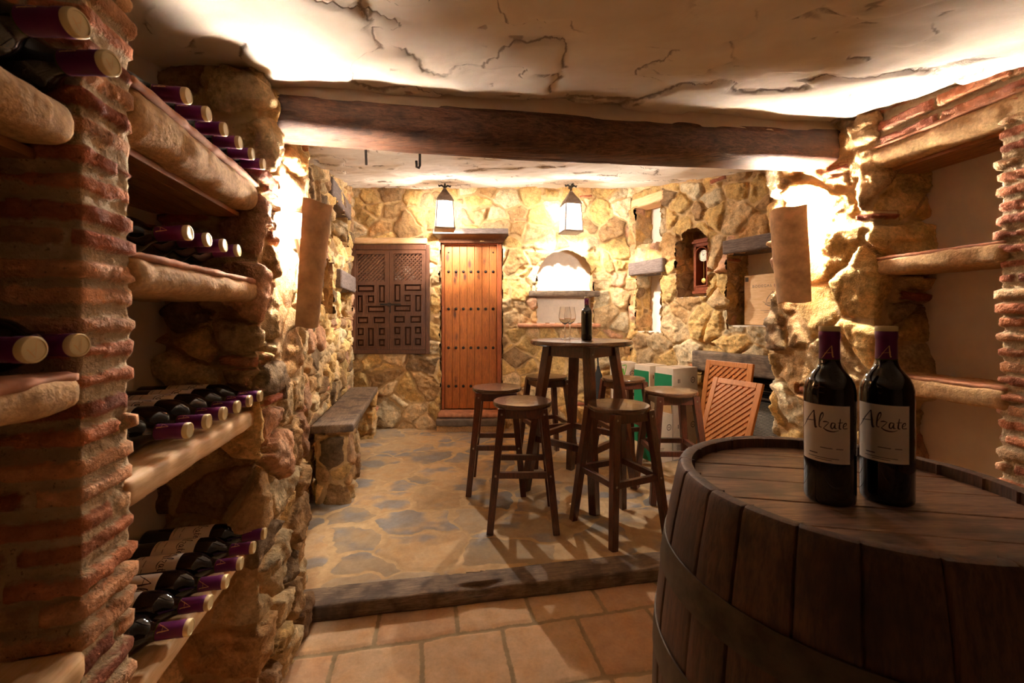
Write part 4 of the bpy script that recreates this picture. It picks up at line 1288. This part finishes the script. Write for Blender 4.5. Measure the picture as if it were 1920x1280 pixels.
mb = MB().tube([(0, -.028, H-.16), (0, -.028, .10)], .0025, 6)
pd = mb.build('pendulum', M['brass'], r, True)
mb = MB().lathe([(.024, -.003), (.022, .004), (.001, .006)], 24); mb.v = [tuple(R3 @ Vector(q)+Vector((0, -.030, .095))) for q in mb.v]; mb.build('bob', M['brass'], pd, True)

p = wl_(1.50, -.09)
r = thing('wine_case', 'pale wooden wine case with printed sailing boat standing in the square niche', 'crate', (p.x, p.y, 1.208), RWZ)
MB().box((0, .085, .205), (.46, .17, .41)).build('box', M['caseboard'], r, bevel=.003)
mb = MB().box((0, -.004, .205), (.455, .010, .404)); pn = mb.build('front_panel', M['caseboard'], r, bevel=.002)
def text_mesh(name, s, size, mat, parent, fn, spacing=1.0, bold=0):
    cu = bpy.data.curves.new(name, 'FONT'); cu.body = s; cu.size = size; cu.align_x = 'CENTER'; cu.space_character = spacing; cu.offset = bold
    to = bpy.data.objects.new(name, cu); COL.objects.link(to)
    dg = bpy.context.evaluated_depsgraph_get(); dg.update()
    me = bpy.data.meshes.new_from_object(to.evaluated_get(dg))
    bpy.data.objects.remove(to); bpy.data.curves.remove(cu)
    for v in me.vertices: v.co = fn(v.co.x, v.co.y)
    me.name = name; me.materials.clear(); me.materials.append(mat)
    o = bpy.data.objects.new(name, me); COL.objects.link(o); o.parent = parent
    return o
text_mesh('brand_lettering', 'BODEGAS BAI', .030, M['greyink'], pn, lambda x, y: (x-.045, -.0096, y+.305), 1.25)
mb = MB()
bt = [([(-.055,-.03),(-.02,-.045),(.03,-.045),(.07,-.02)], .006, .004), ([(-.07,-.012),(-.03,-.03),(.03,-.032),(.06,-.012)], .004, .003), ([(.005,-.03),(.012,.07)], .004, .003),
      ([(.012,.07),(-.03,.02),(-.045,-.015)], .004, .004), ([(.012,.06),(.045,.02),(.05,-.015),(.015,-.02)], .004, .004), ([(-.045,-.015),(-.02,-.02),(.005,-.018)], .003, .003), ([(-.09,-.08),(-.04,-.083),(.03,-.082),(.09,-.08)], .003, .003), ([(-.06,-.097),(.06,-.097)], .003, .003)]
strokes(mb, bt, lambda x, y: (x+.0, -.0096, y+.20), 1.3); mb.build('boat_print', M['greyink'], pn)
# knot-holes / iron corner of the case
MB().box((-.205, -.0098, .375), (.028, .0008, .035)).build('stencil_mark', M['greyink'], pn)

p = wl_(1.43, -.13)
r = thing('heater', 'black and grey slatted metal heater under the thick grey slab', 'heater', (p.x, p.y, UZ), RWZ)
MB().box((0, .04, .35), (.50, .16, .70)).build('housing', M['blackplastic'], r, bevel=.006)
for k in range(6):
    MB().box((0, -.046, .575+k*.022), (.47, .018, .006), Matrix.Rotation(.5, 3, 'X')).build('louver', M['greymesh'] if k == 2 else M['blackplastic'], r)
mb = MB()
for k in range(40): mb.tube([(-.235, -.046, .06+k*.0118), (.235, -.046, .06+k*.0118)], .0045, 6)
mb.build('grille', M['greymesh'], r, True)
MB().box((0, -.046, .553), (.49, .014, .016)).build('trim_bar', M['greymesh'], r)

# ------------------------------------------------------------------ lattice panels leaning by the heater
def lattice(label, TL, W_, ztop, Lp, off, mat='lattice'):
    """TL top-left corner in plan; leans towards the wall"""
    bot = Vector((TL[0], TL[1], UZ))+Vector((NR[0], NR[1], 0))*off
    upv = (Vector((TL[0], TL[1], ztop))-bot); upv.normalize()
    xv = Vector((TR[0], TR[1], 0)); yv = upv.cross(xv)
    r = thing('lattice_panel', label, 'lattice panel', bot, 0, 'lattice panels leaning by the wall')
    r.rotation_euler = Matrix((xv, yv, upv)).transposed().to_euler()
    fw, th = .042, .024
    mb = MB()
    mb.box((fw/2, 0, Lp/2), (fw, th, Lp)); mb.box((W_-fw/2, 0, Lp/2), (fw, th, Lp)); mb.box((W_/2, 0, fw/2), (W_-2*fw, th, fw)); mb.box((W_/2, 0, Lp-fw/2), (W_-2*fw, th, fw))
    mb.build('frame', M[mat], r, bevel=.004)
    x0, x1, z0_, z1 = fw-.004, W_-fw+.004, fw-.004, Lp-fw+.004
    for sgn in (1, -1):
        mb = MB()
        lo = min(x0+sgn*z0_, x0+sgn*z1); hi = max(x1+sgn*z0_, x1+sgn*z1); c = lo+.02
        while c < hi:
            pts = []
            for x in (x0, x1):
                z = (c-x)*sgn
                if z0_ <= z <= z1: pts.append((x, z))
            for z in (z0_, z1):
                x = c-sgn*z
                if x0 < x < x1: pts.append((x, z))
            if len(pts) >= 2:
                a, b_ = pts[:2]
                mb.bar((a[0], .0045*sgn, a[1]), (b_[0], .0045*sgn, b_[1]), .021, t0=.009, side=(b_[1]-a[1], 0, a[0]-b_[0]))
            c += .046
        mb.build('slats', M[mat], r)
lattice('orange wooden lattice panel leaning in front of the other one', (1.565, 3.30), .39, .808, .80, .296)
lattice('orange wooden lattice panel standing taller behind the other one', (1.60, 3.50), .40, .925, .875, .16)

# ------------------------------------------------------------------ wine cartons
XH, YH = Vector((TR[0], TR[1], 0)), Vector((-NR[0], -NR[1], 0))
def carton(label, corner, Lx, Ly, Lz, z, green=True, rz=RWZ, opened=False, logo=None):
    c = Vector((corner[0], corner[1], z))
    xh = Vector((math.cos(rz), math.sin(rz), 0)); yh = Vector((-math.sin(rz), math.cos(rz), 0))
    c = c-xh*Lx/2+yh*Ly/2
    r = thing('wine_carton', label, 'carton', c, rz, 'wine cartons by the wall')
    if opened:
        mb = MB(); t_ = .005
        mb.box((Lx/2-t_/2, 0, Lz/2), (t_, Ly, Lz)); mb.box((-Lx/2+t_/2, 0, Lz/2), (t_, Ly, Lz)); mb.box((0, Ly/2-t_/2, Lz/2), (Lx-2*t_, t_, Lz)); mb.box((0, -Ly/2+t_/2, Lz/2), (Lx-2*t_, t_, Lz)); mb.box((0, 0, t_/2), (Lx-2*t_, Ly-2*t_, t_))
        body = mb.build('body', M['carton'], r)
        vs = [(-Lx/2, Ly/2-.003, Lz), (Lx/2, Ly/2-.003, Lz), (Lx/2-.02, Ly/2+.01, Lz+.085), (-Lx/2+.02, Ly/2+.01, Lz+.085)]
        vs = vs+[(a, b_-.004, c_) for a, b_, c_ in vs]
        MB().add(vs, [(0,1,2,3),(7,6,5,4),(0,4,5,1),(1,5,6,2),(2,6,7,3),(3,7,4,0)]).build('flap', M['brownboard'], r)
    else:
        body = MB().box((0, 0, Lz/2), (Lx, Ly, Lz)).build('body', M['carton'], r, bevel=.003)
        mb = MB(); mb.box((0, -.0, Lz+.0003), (Lx-.01, .003, .0012)); mb.build('flap_seam', M['greyink'], body)
    if green:
        MB().box((-.01, -Ly/2-.0006, Lz*.44), (Lx*.96, .0016, Lz*.84)).build('green_print', M['green'], body)
    mb = MB(); x = Lx/2+.0008; q = Ly
    yl = q*.30; zl = Lz*.72
    n = 28
    pts = [(x, yl+math.cos(2*PI*k/n)*.027, zl+math.sin(2*PI*k/n)*.027) for k in range(n)]
    pin = [(x, yl+math.cos(2*PI*k/n)*.020, zl+math.sin(2*PI*k/n)*.020) for k in range(n)]
    mb.add(pts+pin, [(k, (k+1) % n, n+(k+1) % n, n+k) for k in range(n)])
    for dy in (-.009, -.003, .003, .009): mb.box((x, yl+dy, zl), (.0008, .003, .010))
    mb.build('ring_mark', M['greyink'], body); mb = MB()
    for k in range(4): mb.box((x, -q*.18, Lz*.30-k*.012), (.0008, q*(.38-.05*(k % 2)), .004))
    mb.build('printed_lines', M['greyink'], body)
    mb = MB().box((x, -q*.30, zl), (.0008, .010, .034)).box((x, -q*.30+.018, zl), (.0008, .008, .034)); mb.build('glass_symbol', M['greyink'], body)
    MB().box((x, q*.33, Lz*.16), (.0008, .03, .032)).build('square_symbol', M['greyink'], body)
    if logo:
        mb = MB()
        W2 = [([(-.03,.03),(-.018,-.035),(-.004,.012),(.010,-.035),(.03,.04)], .014, .010), ([(-.03,-.05),(.03,-.05)], .010, .010), ([(-.01,.04),(.03,.045)], .008, .008)]
        strokes(mb, W2, lambda a, b_: (Lx/2+.0012, a*1.1-Ly*.12, b_*1.2+Lz*.80), 1.2)
        mb.build('leaf_logo', M['lime'], body)
    return r
A1 = (1.36, 3.60)
carton('white wine carton with green side, lower of the stack beside the lattice panels', A1, .20, .30, .385, UZ)
carton('white wine carton with green side, topmost beside the lattice panels', A1, .20, .30, .385, UZ+.386)
A2 = (1.29, 3.99)
carton('white wine carton with green side, bottom one between the two other stacks', A2, .20, .22, .375, UZ)
carton('white wine carton with green side, top one between the two other stacks', A2, .20, .22, .375, UZ+.376)
A3 = (1.03, 4.275)
carton('plain white wine carton on the floor under the one with lime leaf logo', A3, .20, .22, .375, UZ, False, -PI/2)
carton('white wine carton with lime green leaf logo, top of the far stack', A3, .20, .22, .375, UZ+.376, False, -PI/2, logo=True)
A4 = (1.18, 3.505)
carton('opened wine carton with brown flap and bottle neck showing', A4, .20, .19, .395, UZ, True, opened=True)
pb = Vector((A4[0], A4[1], 0))-XH*.07+YH*.075
put_bottle('wine bottle standing upright in the opened carton', None, (pb.x, pb.y, UZ+.12))
o = MB().box((pb.x-XH.x*.02, pb.y-XH.y*.02, UZ+.062), (.16, .14, .112), Matrix.Rotation(RWZ, 3, 'Z')).build('carton_insert', M['brownboard'])
tag(o, 'brown cardboard insert inside the opened carton', 'cardboard')

# ------------------------------------------------------------------ dark furled umbrella by the back wall
r = thing('furled_umbrella', 'slim black furled umbrella leaning on the stone wall behind the table', 'umbrella', (.90, 4.36, UZ))
tilt_ = .16
prof = [(.004, 0), (.006, .05), (.018, .10), (.030, .30), (.038, .50), (.034, .60), (.016, .66), (.010, .70)]
mb = MB().lathe(prof, 14); 
for i, v in enumerate(mb.v):
    k_ = i % 14; f_ = 1+.22*math.cos(k_*PI*.86*2)
    mb.v[i] = (v[0]*f_, v[1]*f_+v[2]*tilt_*.9, v[2])
mb.build('canopy', M['blackcloth'], r, True)
MB().tube([(0, .10, .69), (0, .125, .82), (0, .128, .87), (.012, .13, .90), (.03, .13, .895), (.036, .13, .87)], .009, 8).build('handle', M['blackplastic'], r, True)
# ------------------------------------------------------------------ render look
W = bpy.data.worlds.new('world'); SC.world = W; W.use_nodes = True
W.node_tree.nodes['Background'].inputs[0].default_value = (0, 0, 0, 1)
W.node_tree.nodes['Background'].inputs[1].default_value = 0
vs = SC.view_settings
vs.view_transform = 'Standard'; vs.look = 'None'; vs.gamma = 1; vs.use_curve_mapping = False
vs.exposure = 1.12
